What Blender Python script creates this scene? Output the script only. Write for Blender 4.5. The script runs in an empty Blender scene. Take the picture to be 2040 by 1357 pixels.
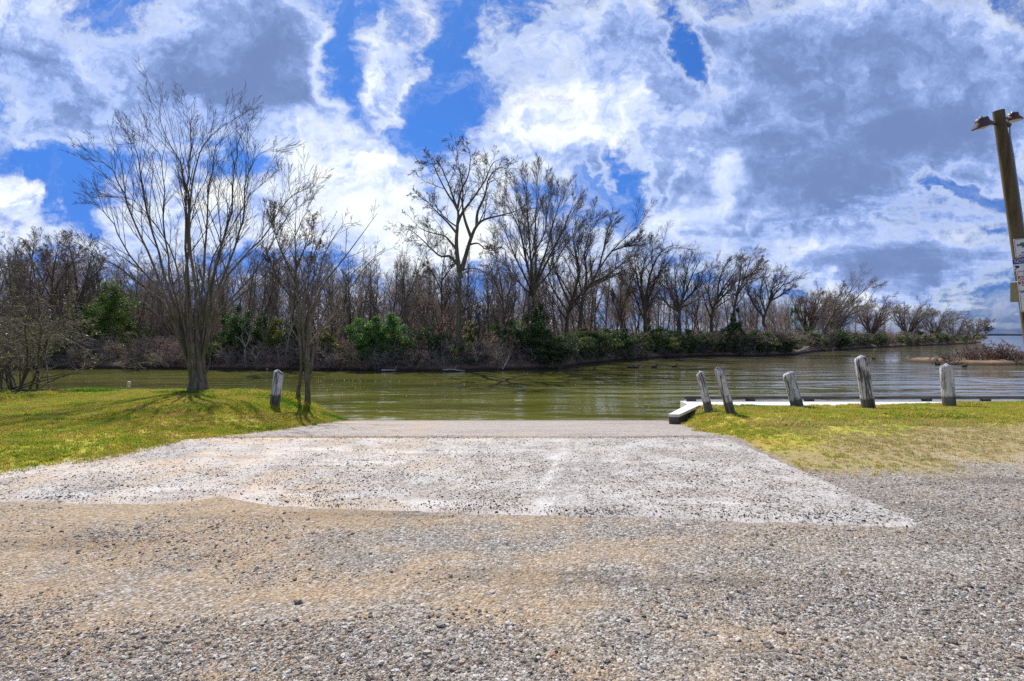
import bpy, math, random
import numpy as np
from mathutils import Vector, Matrix
rad = math.radians
S = bpy.context.scene
COL = S.collection
CAMH = 1.6
F = 1020.0            # focal length of the photograph in its own pixels
CX, HY = 1020.0, 668.0
WATER = -0.7

# ------------------------------------------------------------------ camera
cam_d = bpy.data.cameras.new("camera")
cam_d.lens = 18.0; cam_d.sensor_width = 36.0; cam_d.sensor_fit = 'HORIZONTAL'
cam_d.shift_y = -0.0051
cam_d.clip_start = 0.05; cam_d.clip_end = 20000
cam = bpy.data.objects.new("camera", cam_d); COL.objects.link(cam)
cam.location = (0, 0, CAMH); cam.rotation_euler = (rad(90), 0, 0)
S.camera = cam

# ------------------------------------------------------------------ exposure
S.view_settings.view_transform = 'Standard'
S.view_settings.look = 'None'
S.view_settings.exposure = 0.45
S.view_settings.gamma = 1.0
S.view_settings.use_curve_mapping = False
S.render.engine = 'CYCLES'
S.cycles.max_bounces = 5; S.cycles.diffuse_bounces = 2; S.cycles.glossy_bounces = 3
S.cycles.transparent_max_bounces = 4
S.cycles.use_denoising = False

# ------------------------------------------------------------------ sun
SUN_AZ, SUN_EL = rad(-20), rad(50)        # azimuth from +Y towards +X
sun_d = bpy.data.lights.new("sun", 'SUN'); sun_d.energy = 4.8; sun_d.angle = rad(0.55)
sun_d.color = (1.0, 0.95, 0.86)
sun = bpy.data.objects.new("sun", sun_d); COL.objects.link(sun)
sdir = Vector((math.sin(SUN_AZ)*math.cos(SUN_EL), math.cos(SUN_AZ)*math.cos(SUN_EL), math.sin(SUN_EL)))
sun.rotation_euler = sdir.to_track_quat('Z', 'Y').to_euler()
sun.location = sdir*60

# ------------------------------------------------------------------ node helper
class NG:
    def __init__(s, nt): s.nt = nt; s.n = nt.nodes; s.l = nt.links; s.n.clear()
    def new(s, t, **kw):
        nd = s.n.new(t)
        for k, v in kw.items(): setattr(nd, k, v)
        return nd
    def put(s, sock, v):
        if isinstance(v, bpy.types.NodeSocket): s.l.new(v, sock)
        elif v is not None: sock.default_value = v
    def m(s, op, a, b=None, c=None, clamp=False):
        nd = s.new('ShaderNodeMath', operation=op, use_clamp=clamp)
        s.put(nd.inputs[0], a)
        if b is not None: s.put(nd.inputs[1], b)
        if c is not None: s.put(nd.inputs[2], c)
        return nd.outputs[0]
    def vm(s, op, a, b=None, scale=None):
        nd = s.new('ShaderNodeVectorMath', operation=op)
        s.put(nd.inputs[0], a)
        if b is not None: s.put(nd.inputs[1], b)
        if scale is not None: s.put(nd.inputs[3], scale)
        return nd.outputs['Value'] if op in ('LENGTH', 'DOT_PRODUCT', 'DISTANCE') else nd.outputs[0]
    def mr(s, v, a, b, c=0.0, d=1.0, smooth=True):
        nd = s.new('ShaderNodeMapRange', interpolation_type='SMOOTHSTEP' if smooth else 'LINEAR')
        s.put(nd.inputs[0], v); s.put(nd.inputs[1], a); s.put(nd.inputs[2], b); s.put(nd.inputs[3], c); s.put(nd.inputs[4], d)
        return nd.outputs[0]
    def noise(s, vec, scale, detail=4, rough=0.55, dist=0.0, lac=2.0, col=False):
        nd = s.new('ShaderNodeTexNoise'); s.put(nd.inputs['Vector'], vec)
        s.put(nd.inputs['Scale'], scale); s.put(nd.inputs['Detail'], detail); s.put(nd.inputs['Roughness'], rough)
        s.put(nd.inputs['Distortion'], dist); s.put(nd.inputs['Lacunarity'], lac)
        return nd.outputs['Color'] if col else nd.outputs[0]
    def voro(s, vec, scale, out='Distance', feature='F1', rnd=1.0):
        nd = s.new('ShaderNodeTexVoronoi', feature=feature); s.put(nd.inputs['Vector'], vec); s.put(nd.inputs['Scale'], scale)
        s.put(nd.inputs['Randomness'], rnd)
        return nd.outputs[out]
    def map(s, vec, loc=(0,0,0), rot=(0,0,0), scale=(1,1,1), kind='POINT'):
        nd = s.new('ShaderNodeMapping', vector_type=kind)
        s.put(nd.inputs[0], vec)
        nd.inputs['Location'].default_value = loc if kind != 'VECTOR' else (0,0,0)
        nd.inputs['Rotation'].default_value = rot; nd.inputs['Scale'].default_value = scale
        return nd.outputs[0]
    def mix(s, f, a, b, blend='MIX'):
        nd = s.new('ShaderNodeMix', data_type='RGBA', blend_type=blend)
        s.put(nd.inputs[0], f); 
        for i, v in ((6, a), (7, b)):
            if isinstance(v, tuple) and len(v) == 3: v = (*v, 1)
            s.put(nd.inputs[i], v)
        return nd.outputs[2]
    def ramp(s, f, stops, interp='LINEAR'):
        nd = s.new('ShaderNodeValToRGB'); s.put(nd.inputs[0], f); cr = nd.color_ramp; cr.interpolation = interp
        while len(cr.elements) < len(stops): cr.elements.new(0.5)
        for e, (p, c) in zip(cr.elements, stops):
            e.position = p; e.color = (*c, 1) if len(c) == 3 else c
        return nd.outputs[0]
    def sep(s, v):
        nd = s.new('ShaderNodeSeparateXYZ'); s.put(nd.inputs[0], v); return nd.outputs
    def comb(s, x, y, z):
        nd = s.new('ShaderNodeCombineXYZ')
        for i, v in enumerate((x, y, z)): s.put(nd.inputs[i], v)
        return nd.outputs[0]

# ------------------------------------------------------------------ world: Nishita sky with procedural clouds
W = bpy.data.worlds.new("World"); S.world = W; W.use_nodes = True
g = NG(W.node_tree)
sky = g.new('ShaderNodeTexSky', sky_type='NISHITA', sun_disc=False, sun_elevation=SUN_EL, sun_rotation=SUN_AZ,
            altitude=50, air_density=1.0, dust_density=0.3, ozone_density=3.0)
hs = g.new('ShaderNodeHueSaturation'); g.put(hs.inputs['Color'], sky.outputs[0])
hs.inputs['Hue'].default_value = 0.505; hs.inputs['Saturation'].default_value = 1.1; hs.inputs['Value'].default_value = 1.0
tc = g.new('ShaderNodeTexCoord').outputs['Generated']
dx, dy, dz = g.sep(tc)
tint = g.mix(1.0, hs.outputs[0], g.ramp(dz, [(0.0, (0.16, 0.27, 0.80)), (0.12, (0.24, 0.44, 0.98)), (0.3, (0.34, 0.70, 1.22)), (0.6, (0.40, 0.80, 1.30))]), 'MULTIPLY')
zz = g.m('ADD', g.m('MAXIMUM', dz, 0.0), 0.16)
plane = g.comb(g.m('DIVIDE', dx, zz), g.m('DIVIDE', dy, zz), 0.0)         # the cloud layer seen in perspective
yy = g.m('MAXIMUM', dy, 0.04)
uv = g.comb(g.m('DIVIDE', dx, yy), g.m('DIVIDE', dz, yy), 0.0)            # compass bearing / height of the cloud banks
warp = g.noise(g.map(uv, rot=(0, 0, rad(-25)), scale=(1.0, 1.3, 1)), 2.4, 5, 0.6, col=True)
warp2 = g.noise(uv, 7.0, 5, 0.6, col=True)
uvw = g.vm('ADD', uv, g.vm('SCALE', g.vm('SUBTRACT', warp, (0.5, 0.5, 0.5)), scale=0.30))
uvw = g.vm('ADD', uvw, g.vm('SCALE', g.vm('SUBTRACT', warp2, (0.5, 0.5, 0.5)), scale=0.20))

def field(blobs, vec):
    acc = None
    for (px, py, rx, ry, rot, w) in blobs:
        v = g.map(vec, ((px-CX)/F, (HY-py)/F, 0), (0, 0, rad(rot)), (rx/F, ry/F, 1), 'TEXTURE')
        nd = g.new('ShaderNodeVectorMath', operation='MULTIPLY'); g.put(nd.inputs[0], v); nd.inputs[1].default_value = (1, 1, 0)
        q = g.mr(g.vm('LENGTH', nd.outputs[0]), 1.35, 0.15, 0.0, w)
        acc = q if acc is None else g.m('ADD', acc, q)
    return acc
#          px    py   rx   ry  rot  weight
cover = [(480, 100, 230, 170, -10, 0.75), (130, 170, 300, 170, -35, 0.5), (40, 60, 160, 90, 0, .2), (60, 420, 95, 60, -30, 0.5),
         (210, 400, 75, 60, -30, 0.5), (330, 430, 140, 90, -20, .5), (170, 365, 200, 62, -25, -0.62), (90, 500, 160, 40, 0, .25), (140, 430, 50, 60, 0, -.35),
         (690, 90, 55, 160, 15, -0.40), (755, 90, 50, 90, 25, 0.16), (800, 175, 70, 50, 0, .26), (890, 100, 60, 150, 8, -0.50), (850, 270, 50, 80, -20, -0.5),
         (700, 230, 70, 60, 0, .3), (640, 330, 110, 90, 0, .5), (760, 340, 90, 70, 0, .35), (680, 440, 220, 110, 0, .55), (900, 430, 150, 100, 0, .4),
         (1000, 240, 110, 100, 0, .42), (1120, 300, 110, 70, 0, .4), (1180, 120, 150, 150, 0, .42), (960, 60, 50, 60, 0, .0), (1230, 200, 120, 70, 0, .3),
         (1345, 90, 45, 100, 10, -.75), (1200, 385, 70, 60, 0, -.55), (1265, 330, 45, 90, 10, -.3), (1225, 310, 40, 30, 30, .4),
         (1670, 190, 420, 240, -15, .85), (1370, 330, 110, 110, 0, .45), (1400, 440, 160, 70, -10, .5), (1560, 400, 250, 80, -15, .4),
         (1900, 370, 120, 22, -22, -.42), (1990, 330, 50, 30, -20, -.3), (1750, 500, 360, 90, -8, .5), (1900, 140, 250, 150, -20, .4), (1850, 610, 300, 50, 0, .2),
         (1150, 430, 150, 60, 0, .25), (1100, 520, 600, 60, 0, .25)]
dark = [(475, 100, 270, 200, -10, 1.15), (120, 150, 300, 170, -35, .8), (1200, 80, 190, 150, 0, .8), (1130, 330, 140, 60, 0, .55), (1680, 190, 480, 260, -15, 1.15),
        (1600, 350, 240, 90, -15, .7), (1780, 490, 460, 130, -10, .95), (1950, 120, 220, 220, 0, .6), (900, 240, 60, 60, 0, .15), (50, 450, 80, 40, 0, .35), (1800, 590, 400, 70, 0, .65), (1330, 230, 110, 90, 0, .35)]
white = [(690, 440, 170, 90, 0, .75), (880, 470, 180, 70, 0, .65), (1330, 430, 110, 50, 0, .7), (1450, 380, 70, 40, 30, .6), (240, 440, 120, 60, 0, .7), (640, 250, 60, 60, 0, .7),
         (640, 90, 30, 100, 10, .8), (1270, 290, 40, 90, 10, .6), (950, 230, 60, 90, 0, .4)]
cov_b, dark_b, white_b = field(cover, uvw), field(dark, uvw), field(white, uvw)
n1 = g.noise(plane, 1.5, 7, 0.60, 0.5)
n2 = g.noise(g.vm('ADD', uvw, (3.1, 1.7, 0)), 5.5, 8, 0.66, 0.25)
n3 = g.noise(g.map(g.vm('ADD', plane, g.vm('SCALE', warp2, scale=.35)), (4, 2, 0), (0, 0, rad(-35)), (0.8, 1.8, 1)), 1.7, 5, 0.6, 0.3)   # streaks
nn = g.m('ADD', g.m('MULTIPLY', n1, 0.34), g.m('ADD', g.m('MULTIPLY', n2, 0.44), g.m('MULTIPLY', n3, 0.22)))
cov = g.m('ADD', g.m('MULTIPLY_ADD', nn, 4.3, -1.70), cov_b)
veil = g.mr(g.noise(g.vm('ADD', uvw, (1.3, 8.2, 0)), 3.4, 9, 0.68, 0.8), 0.48, 0.78, 0.0, 0.42)
alpha = g.m('MAXIMUM', g.mr(cov, 0.28, 0.98), veil)
n4 = g.noise(g.vm('ADD', uvw, (7, 3, 0)), 3.2, 7, 0.60, 0.3)
t = g.mr(cov, 0.50, 1.02)
puff = g.m('ADD', g.m('MULTIPLY_ADD', n4, 2.6, -1.3), g.m('MULTIPLY_ADD', n3, 1.6, -0.8))
n5 = g.noise(uvw, 13.0, 6, 0.65, 0.2)
puff = g.m('ADD', puff, g.m('MULTIPLY_ADD', n5, 1.6, -0.8))
dk = g.m('ADD', g.m('MULTIPLY_ADD', dark_b, 0.50, 0.29), g.m('MULTIPLY', puff, g.m('MULTIPLY_ADD', dark_b, -0.06, 0.72)))
# relief: where the bank thickens towards the sun the near side is in its own shade
n2s = g.noise(g.vm('ADD', uvw, (3.1-.012, 1.7+.042, 0)), 4.6, 5, 0.58, 0.2)
n2f = g.noise(g.vm('ADD', uvw, (3.1, 1.7, 0)), 4.6, 5, 0.58, 0.2)
dk = g.m('ADD', dk, g.m('MULTIPLY', g.m('SUBTRACT', n2s, n2f), g.m('MULTIPLY_ADD', dark_b, -1.3, 2.6)))
dk = g.m('MULTIPLY', g.mr(dk, -0.22, 1.22), g.m('MULTIPLY_ADD', t, 0.92, 0.08))
dk = g.m('MULTIPLY', dk, g.m('SUBTRACT', 1.0, g.m('MULTIPLY', white_b, 0.85), clamp=True))
ccol = g.ramp(dk, [(0.0, (1.06, 1.09, 1.14)), (0.22, (0.76, 0.85, 1.06)), (0.5, (0.38, 0.51, 0.88)), (0.78, (0.23, 0.33, 0.62)), (1.0, (0.155, 0.23, 0.45))], 'B_SPLINE')
bsky = g.new('ShaderNodeBackground'); g.put(bsky.inputs[0], tint); bsky.inputs[1].default_value = 0.068
bcl = g.new('ShaderNodeBackground'); g.put(bcl.inputs[0], ccol); bcl.inputs[1].default_value = 0.80
hz = g.mr(dz, -0.02, 0.06)
mixw = g.new('ShaderNodeMixShader'); g.put(mixw.inputs[0], g.m('MULTIPLY', g.m('MULTIPLY', alpha, 0.97), hz)); g.l.new(bsky.outputs[0], mixw.inputs[1]); g.l.new(bcl.outputs[0], mixw.inputs[2])
wo = g.new('ShaderNodeOutputWorld'); g.l.new(mixw.outputs[0], wo.inputs[0])
W.cycles.sampling_method = 'MANUAL'; W.cycles.sample_map_resolution = 512

# ================================================================== helpers
rng = np.random.default_rng(7)
def sm(a, b, t):
    t = np.clip((np.asarray(t, float)-a)/(b-a), 0, 1); return t*t*(3-2*t)
def tag(o, label=None, cat=None, group=None, kind=None):
    if label: o['label'] = label
    if cat: o['category'] = cat
    if group: o['group'] = group
    if kind: o['kind'] = kind
    return o
def mesh(name, V, Fc, mat=None, smooth=False):
    me = bpy.data.meshes.new(name)
    V = np.asarray(V, np.float32); Fc = np.asarray(Fc, np.int32)
    n, k = Fc.shape
    me.vertices.add(len(V)); me.vertices.foreach_set('co', V.ravel())
    me.loops.add(n*k); me.loops.foreach_set('vertex_index', Fc.ravel())
    me.polygons.add(n); me.polygons.foreach_set('loop_start', np.arange(0, n*k, k, dtype=np.int32))
    if smooth: me.polygons.foreach_set('use_smooth', np.ones(n, bool))
    me.update(calc_edges=True)
    if mat: me.materials.append(mat)
    return me
def link(name, me, parent=None, loc=(0,0,0), rot=(0,0,0), scale=(1,1,1)):
    o = bpy.data.objects.new(name, me); COL.objects.link(o)
    o.location = loc; o.rotation_euler = rot; o.scale = scale
    if parent: o.parent = parent
    return o
def pyobj(name, V, Fc, mat, parent=None, smooth=False, **kw):
    """from a mixed list of faces"""
    me = bpy.data.meshes.new(name); me.from_pydata([tuple(v) for v in V], [], [tuple(f) for f in Fc]); me.update()
    if smooth: me.polygons.foreach_set('use_smooth', np.ones(len(me.polygons), bool))
    if mat: me.materials.append(mat)
    return link(name, me, parent, **kw)
def empty(name, loc=(0,0,0), rot=(0,0,0)):
    o = bpy.data.objects.new(name, None); COL.objects.link(o); o.location = loc; o.rotation_euler = rot; o.empty_display_size = 0.2
    return o
def box(x0, x1, y0, y1, z0, z1, b=0.0):
    """box with chamfered vertical and top edges when b > 0"""
    if b <= 0:
        V = [(x0,y0,z0),(x1,y0,z0),(x1,y1,z0),(x0,y1,z0),(x0,y0,z1),(x1,y0,z1),(x1,y1,z1),(x0,y1,z1)]
        return V, [(3,2,1,0),(4,5,6,7),(0,1,5,4),(1,2,6,5),(2,3,7,6),(3,0,4,7)]
    def ring(x0,x1,y0,y1,z,c): return [(x0+c,y0,z),(x1-c,y0,z),(x1,y0+c,z),(x1,y1-c,z),(x1-c,y1,z),(x0+c,y1,z),(x0,y1-c,z),(x0,y0+c,z)]
    V = ring(x0,x1,y0,y1,z0,b)+ring(x0,x1,y0,y1,z1-b,b)+ring(x0+b,x1-b,y0+b,y1-b,z1,b)
    Fc = [tuple(range(7,-1,-1)), tuple(range(16,24))]
    for a in (0,8):
        for i in range(8): Fc.append((a+i, a+(i+1)%8, a+8+(i+1)%8, a+8+i))
    return V, Fc
class Tubes:
    """collects tapering branches (polylines with a radius per point) and builds them as one mesh"""
    def __init__(s): s.P = []
    def add(s, pts, rads, sides=4): s.P.append((np.asarray(pts, float), np.asarray(rads, float), sides))
    def mesh(s, name, mat, smooth=True):
        groups = {}
        for p, r, k in s.P: groups.setdefault((len(p), k), []).append((p, r))
        VV, FF, off = [], [], 0
        for (n, k), L in groups.items():
            P = np.stack([a for a, _ in L]); R = np.stack([b for _, b in L]); m = len(L)
            T = np.gradient(P, axis=1); T /= np.linalg.norm(T, axis=2, keepdims=True)+1e-9
            ref = np.where(np.abs(T[:, :1, 2:3]) > 0.8, np.array([1.0, 0.13, 0]), np.array([0.1, 0.0, 1.0]))
            U = np.cross(T, np.broadcast_to(ref, T.shape)); U /= np.linalg.norm(U, axis=2, keepdims=True)+1e-9
            Wd = np.cross(T, U)
            a = np.arange(k)*2*math.pi/k
            ring = P[:, :, None]+R[:, :, None, None]*(np.cos(a)[None, None, :, None]*U[:, :, None]+np.sin(a)[None, None, :, None]*Wd[:, :, None])
            VV.append(ring.reshape(-1, 3))
            base = off+(np.arange(m)*n*k)[:, None, None]+(np.arange(n-1)*k)[None, :, None]
            i = np.arange(k); j = (i+1) % k
            q = np.stack([base+i, base+j, base+k+j, base+k+i], -1).reshape(-1, 4)
            FF.append(q)
            off += m*n*k
        return mesh(name, np.concatenate(VV), np.concatenate(FF), mat, smooth)

# ------------------------------------------------------------------ terrain of the near shore
def gnoise(x, y, s, seed=0):
    """cheap smooth value noise"""
    r = np.random.default_rng(seed); tab = r.random((64, 64))
    x = np.asarray(x, float)/s+100.3; y = np.asarray(y, float)/s+57.7
    xi = np.floor(x).astype(int); yi = np.floor(y).astype(int); fx = x-xi; fy = y-yi
    fx = fx*fx*(3-2*fx); fy = fy*fy*(3-2*fy)
    g4 = lambda a, b: tab[a % 64, b % 64]
    return (g4(xi,yi)*(1-fx)+g4(xi+1,yi)*fx)*(1-fy)+(g4(xi,yi+1)*(1-fx)+g4(xi+1,yi+1)*fx)*fy-0.5
def ledge(y):   # left edge of the ramp (grass begins left of it)
    return np.interp(y, [0, 3, 4.3, 5.8, 6.9, 8.3, 9.5, 13.96, 16], [-16, -10, -7.6, -5.8, -5.0, -4.62, -4.35, -4.4, -4.4])
def redge(y):   # right edge of the ramp
    return np.interp(y, [0, 7.2, 8.4, 10, 11.7, 13, 16], [3.35, 3.35, 3.3, 3.45, 3.75, 4.1, 4.6])
def rampz(y):
    y = np.asarray(y, float); t = np.clip(y-7.6, 0, 60)
    return -0.122*t*t/(t+0.9)*1.06
def H(x, y):
    x = np.asarray(x, float); y = np.asarray(y, float)
    bl = 0.10+0.05*gnoise(x, y, 2.7, 3)-0.85*sm(14.1, 16.2, y+0.25*gnoise(x, y, 1.1, 4))-1.3*sm(15.8, 22, y)
    bl = bl-0.20*sm(-8.6, -5.0, x)*sm(10.8, 13.6, y)
    br = -np.interp(x, [4, 8, 11, 13.5], [.25, .215, .16, .10])*sm(10.3, 13.1, y)+0.03*gnoise(x, y, 1.9, 5)-2.0*sm(13.3, 13.9, y)
    rp = np.maximum(rampz(y), -3.0)
    le, re = ledge(y), redge(y)
    wl = sm(0.1, 1.9, le-x); wr = sm(0.05, 1.0, x-re)
    far = sm(7.3, 9.5, y)
    near = 0.035*gnoise(x, y, 2.2, 1)+0.02*gnoise(x, y, 0.8, 2)
    flat = near*(1-far)
    z = rp*(1-wl)*(1-wr)+bl*wl*sm(3.5, 7, y)+br*wr
    slab = sm(-6.5, -5.5, x)*(1-sm(3.2, 3.6, x))*sm(4.2, 4.7, y)*(1-sm(8, 8.6, y))
    return z+flat*(1-slab*0.9)
def ray(px, py, fn=H):
    """where the sight line through a point of the photograph meets the near shore"""
    d = np.array([(px-CX)/F, 1.0, (HY-py)/F]); y = np.arange(1.5, 40, 0.01)
    z = CAMH+d[2]*y; below = z < fn(d[0]*y, y)
    k = int(np.argmax(below)) if below.any() else len(y)-1
    return Vector((d[0]*y[k], y[k], float(fn(d[0]*y[k], y[k]))))
def PX(px, py, Y): return np.array([(px-CX)/F*Y, Y, CAMH+(HY-py)/F*Y])

def grass_density(x, y):
    n = gnoise(x, y, 1.3, 11)*1.2+gnoise(x, y, 0.45, 12)*0.9
    le, re = ledge(y), redge(y)
    L = sm(0.0, 0.30, le-x+0.22*n)*sm(3.6, 5.2, y+n*1.2)
    r0 = np.interp(x, [3.3, 4.2, 6.0, 8.0, 10, 14], [7.2, 7.4, 8.5, 9.5, 9.9, 10.1])
    R = sm(0.0, 0.35, x-re+0.2*n)*(sm(-0.4, 0.45, y-r0+n*0.6)+0.40*sm(-2.9, 0.1, y-r0+n*2.2))*sm(5.4, 6.4, y)
    R = R*sm(-0.02, 0.05, 13.24-y)
    return np.clip(np.where(x < 0, L, R), 0, 1)

# ================================================================== materials
def mat(name, fn):
    m = bpy.data.materials.new(name); m.use_nodes = True
    g = NG(m.node_tree); bs = g.new('ShaderNodeBsdfPrincipled'); o = g.new('ShaderNodeOutputMaterial')
    g.l.new(bs.outputs[0], o.inputs[0]); fn(g, bs); return m
def bump(g, bs, h, dist, strength=1.0):
    b = g.new('ShaderNodeBump'); b.inputs['Strength'].default_value = strength; b.inputs['Distance'].default_value = dist
    g.put(b.inputs['Height'], h); g.l.new(b.outputs[0], bs.inputs['Normal'])
def spec(bs, r, s=0.3):
    bs.inputs['Roughness'].default_value = r; bs.inputs['Specular IOR Level'].default_value = s
def pos(g): return g.new('ShaderNodeNewGeometry').outputs['Position']
def attr(g, name): 
    a = g.new('ShaderNodeAttribute'); a.attribute_name = name; return a.outputs['Fac']
def rnd(g): return g.new('ShaderNodeObjectInfo').outputs['Random']

def m_ground(g, bs):
    p = pos(g)
    X, Y, Z = g.sep(p)
    big = g.noise(p, 0.55, 5, 0.6); mid = g.noise(p, 2.3, 6, 0.62); streak = g.noise(g.map(p, scale=(0.35, 1.5, 1)), 1.4, 6, 0.62)
    sandf = g.mr(g.m('ADD', g.m('MULTIPLY', big, 0.5), g.m('ADD', g.m('MULTIPLY', streak, 0.6), g.m('ADD', g.m('MULTIPLY', mid, 0.55), g.mr(X, 1.0, -3.5, -.02, .10)))), 0.68, 0.98)
    sandf = g.m('MULTIPLY', sandf, g.mr(X, 3.4, 0.2, 0.30, 0.70))
    sand = g.ramp(g.noise(p, 40, 5, 0.7), [(0.25, (0.26, 0.165, 0.08)), (0.5, (0.46, 0.31, 0.16)), (0.75, (0.60, 0.42, 0.23))])
    v1 = g.voro(p, 95, 'Color'); v2 = g.voro(p, 48, 'Color')
    grit = g.ramp(g.sep(v1)[0], [(0.0, (0.03, 0.027, 0.024)), (0.3, (0.10, 0.09, 0.08)), (0.55, (0.25, 0.23, 0.21)), (0.85, (0.45, 0.43, 0.40)), (1.0, (0.70, 0.68, 0.65))])
    grit2 = g.ramp(g.sep(v2)[0], [(0.0, (0.05, 0.045, 0.04)), (0.4, (0.18, 0.16, 0.14)), (0.8, (0.36, 0.33, 0.30)), (1.0, (0.62, 0.60, 0.57))])
    gr = g.mix(0.45, grit, grit2)
    wet = g.mr(g.m('ADD', g.noise(g.map(p, rot=(0, 0, rad(-6)), scale=(0.35, 1.7, 1)), 1.0, 6, 0.62), g.mr(g.m('SUBTRACT', X, Y), -2.5, 2.0, 0, .08)), 0.52, 0.68)
    gr = g.mix(g.m('MULTIPLY', wet, 0.6), gr, (0.085, 0.072, 0.062))
    c = g.mix(g.m('MULTIPLY', sandf, g.mr(g.sep(v1)[1], 0.2, 0.7, 0.30, 1.0)), gr, sand)
    straw = g.m('MULTIPLY', g.m('MULTIPLY', g.mr(X, 3.5, 4.6), g.mr(Y, 5.5, 7.0)), g.mr(g.noise(g.map(p, scale=(.45, 1.5, 1)), 1.3, 6, .68), .36, .58))
    c = g.mix(g.m('MULTIPLY', straw, .8), c, g.ramp(g.noise(p, 30, 5, .7), [(.28, (.26, .19, .10)), (.5, (.46, .365, .22)), (.72, (.62, .52, .35))]))
    gd = attr(g, 'grass')
    soil = g.ramp(g.noise(p, 14, 6, 0.7), [(0.3, (0.20, 0.15, 0.075)), (0.5, (0.33, 0.26, 0.12)), (0.75, (0.46, 0.38, 0.20))])
    green = g.ramp(g.noise(p, 1.1, 6, 0.7), [(0.30, (0.34, 0.22, 0.06)), (0.45, (0.40, 0.32, 0.06)), (0.55, (0.38, 0.36, 0.05)), (0.68, (0.26, 0.33, 0.03))])
    thatch = g.mix(g.mr(gd, 0.35, 0.9), soil, green)
    c = g.mix(g.mr(gd, 0.02, 0.35), c, thatch)
    mud = g.mr(Z, -0.45, -0.66)
    c = g.mix(g.m('MULTIPLY', mud, 0.75), c, (0.13, 0.11, 0.075))
    g.put(bs.inputs['Base Color'], c); spec(bs, 0.9, 0.15)
    h = g.m('ADD', g.m('MULTIPLY', g.voro(p, 95), -0.35), g.m('ADD', g.m('MULTIPLY', g.voro(p, 48), -0.5), g.m('MULTIPLY', g.noise(p, 11, 5, 0.65), 1.6)))
    bump(g, bs, h, 0.018, 0.9)
M_ground = mat('gravel_and_soil', m_ground)

def m_slab(g, bs):
    p = pos(g); X, Y, Z = g.sep(p)
    big = g.noise(p, 0.8, 6, 0.62); fine = g.noise(p, 60, 4, 0.7)
    base = g.ramp(fine, [(0.25, (0.29, 0.27, 0.255)), (0.5, (0.42, 0.395, 0.375)), (0.75, (0.57, 0.54, 0.515))])
    v = g.sep(g.voro(p, 80, 'Color'))[0]
    base = g.mix(g.mr(v, 0.70, 0.76, 0, 0.85), base, (0.10, 0.088, 0.08))
    v3 = g.sep(g.voro(p, 46, 'Color'))[1]; base = g.mix(g.mr(v3, 0.80, 0.86, 0, 0.85), base, (0.08, 0.072, 0.066))
    tan = g.m('MULTIPLY', g.mr(big, 0.34, 0.62), g.mr(X, 0.8, -2.5, 0.12, 1.0))
    base = g.mix(g.m('MULTIPLY', tan, 0.8), base, g.ramp(fine, [(0.25, (0.42, 0.31, 0.21)), (0.75, (0.66, 0.53, 0.39))]))
    grey = g.mr(g.noise(g.map(p, scale=(0.5, 1.2, 1)), 1.1, 5, 0.6), 0.48, 0.68)
    base = g.mix(g.m('MULTIPLY', grey, 0.55), base, (0.27, 0.25, 0.24))
    swept = g.m('MULTIPLY', g.mr(g.noise(p, 1.7, 5, .65), .42, .62), .5)
    base = g.mix(swept, base, (0.58, 0.56, 0.54))
    edge_f = g.noise(g.map(p, rot=(0, 0, rad(3)), scale=(.25, 1.6, 1)), 1.2, 5, .6)
    base = g.mix(g.mr(edge_f, .56, .68, 0, .6), base, (0.62, 0.60, 0.585))
    sx_ = g.m('SUBTRACT', X, g.m('ADD', g.m('MULTIPLY_ADD', Y, .18, -.60), g.m('MULTIPLY_ADD', g.noise(p, 1.6, 4, .6), .5, -.25)))
    base = g.mix(g.m('MULTIPLY', g.mr(g.m('ABSOLUTE', sx_), .15, .02), g.mr(g.noise(p, 4, 5, .65), .36, .62, .0, .55)), base, (.66, .65, .635))
    cr = g.m('ABSOLUTE', g.m('SUBTRACT', g.noise(p, .9, 5, .6), .5)); base = g.mix(g.mr(cr, .006, .001, 0, .55), base, (.14, .125, .11))
    g.put(bs.inputs['Base Color'], base); spec(bs, 0.85, 0.2)
    bump(g, bs, g.m('ADD', g.m('MULTIPLY', g.voro(p, 80), -0.5), g.m('MULTIPLY', fine, 1.0)), 0.008, 0.8)
M_slab = mat('pale_concrete', m_slab)
def m_ramp(g, bs):
    p = pos(g); X, Y, Z = g.sep(p)
    big = g.noise(p, 0.9, 6, 0.62); fine = g.noise(p, 55, 4, 0.75)
    base = g.ramp(fine, [(0.25, (0.22, 0.19, 0.175)), (0.5, (0.37, 0.33, 0.31)), (0.75, (0.54, 0.50, 0.475))])
    v = g.sep(g.voro(p, 60, 'Color'))[0]
    base = g.mix(g.mr(v, 0.66, 0.74, 0, 0.8), base, (0.10, 0.085, 0.075))
    base = g.mix(g.m('MULTIPLY', g.mr(big, 0.45, 0.7), g.mr(X, 1.0, -3.0, 0.1, 0.85)), base, (0.42, 0.31, 0.20))
    dirt = g.noise(g.map(p, scale=(.4, 1.8, 1)), 1.3, 6, .65); base = g.mix(g.mr(dirt, .5, .66, 0, .55), base, (0.20, 0.165, 0.14))
    wet = g.mr(g.m('ADD', Z, g.m('MULTIPLY', g.noise(g.map(p, scale=(3, 1, 1)), 2, 4), 0.14)), -0.50, -0.60)
    base = g.mix(g.m('MULTIPLY', wet, 0.7), base, (0.17, 0.13, 0.09))
    g.put(bs.inputs['Base Color'], base); spec(bs, 0.8, 0.2)
    grooves = g.m('SINE', g.m('MULTIPLY', Y, 42.0))
    bump(g, bs, g.m('ADD', fine, g.m('MULTIPLY', grooves, 0.25)), 0.008, 0.8)
M_ramp = mat('old_ramp_concrete', m_ramp)

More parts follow.
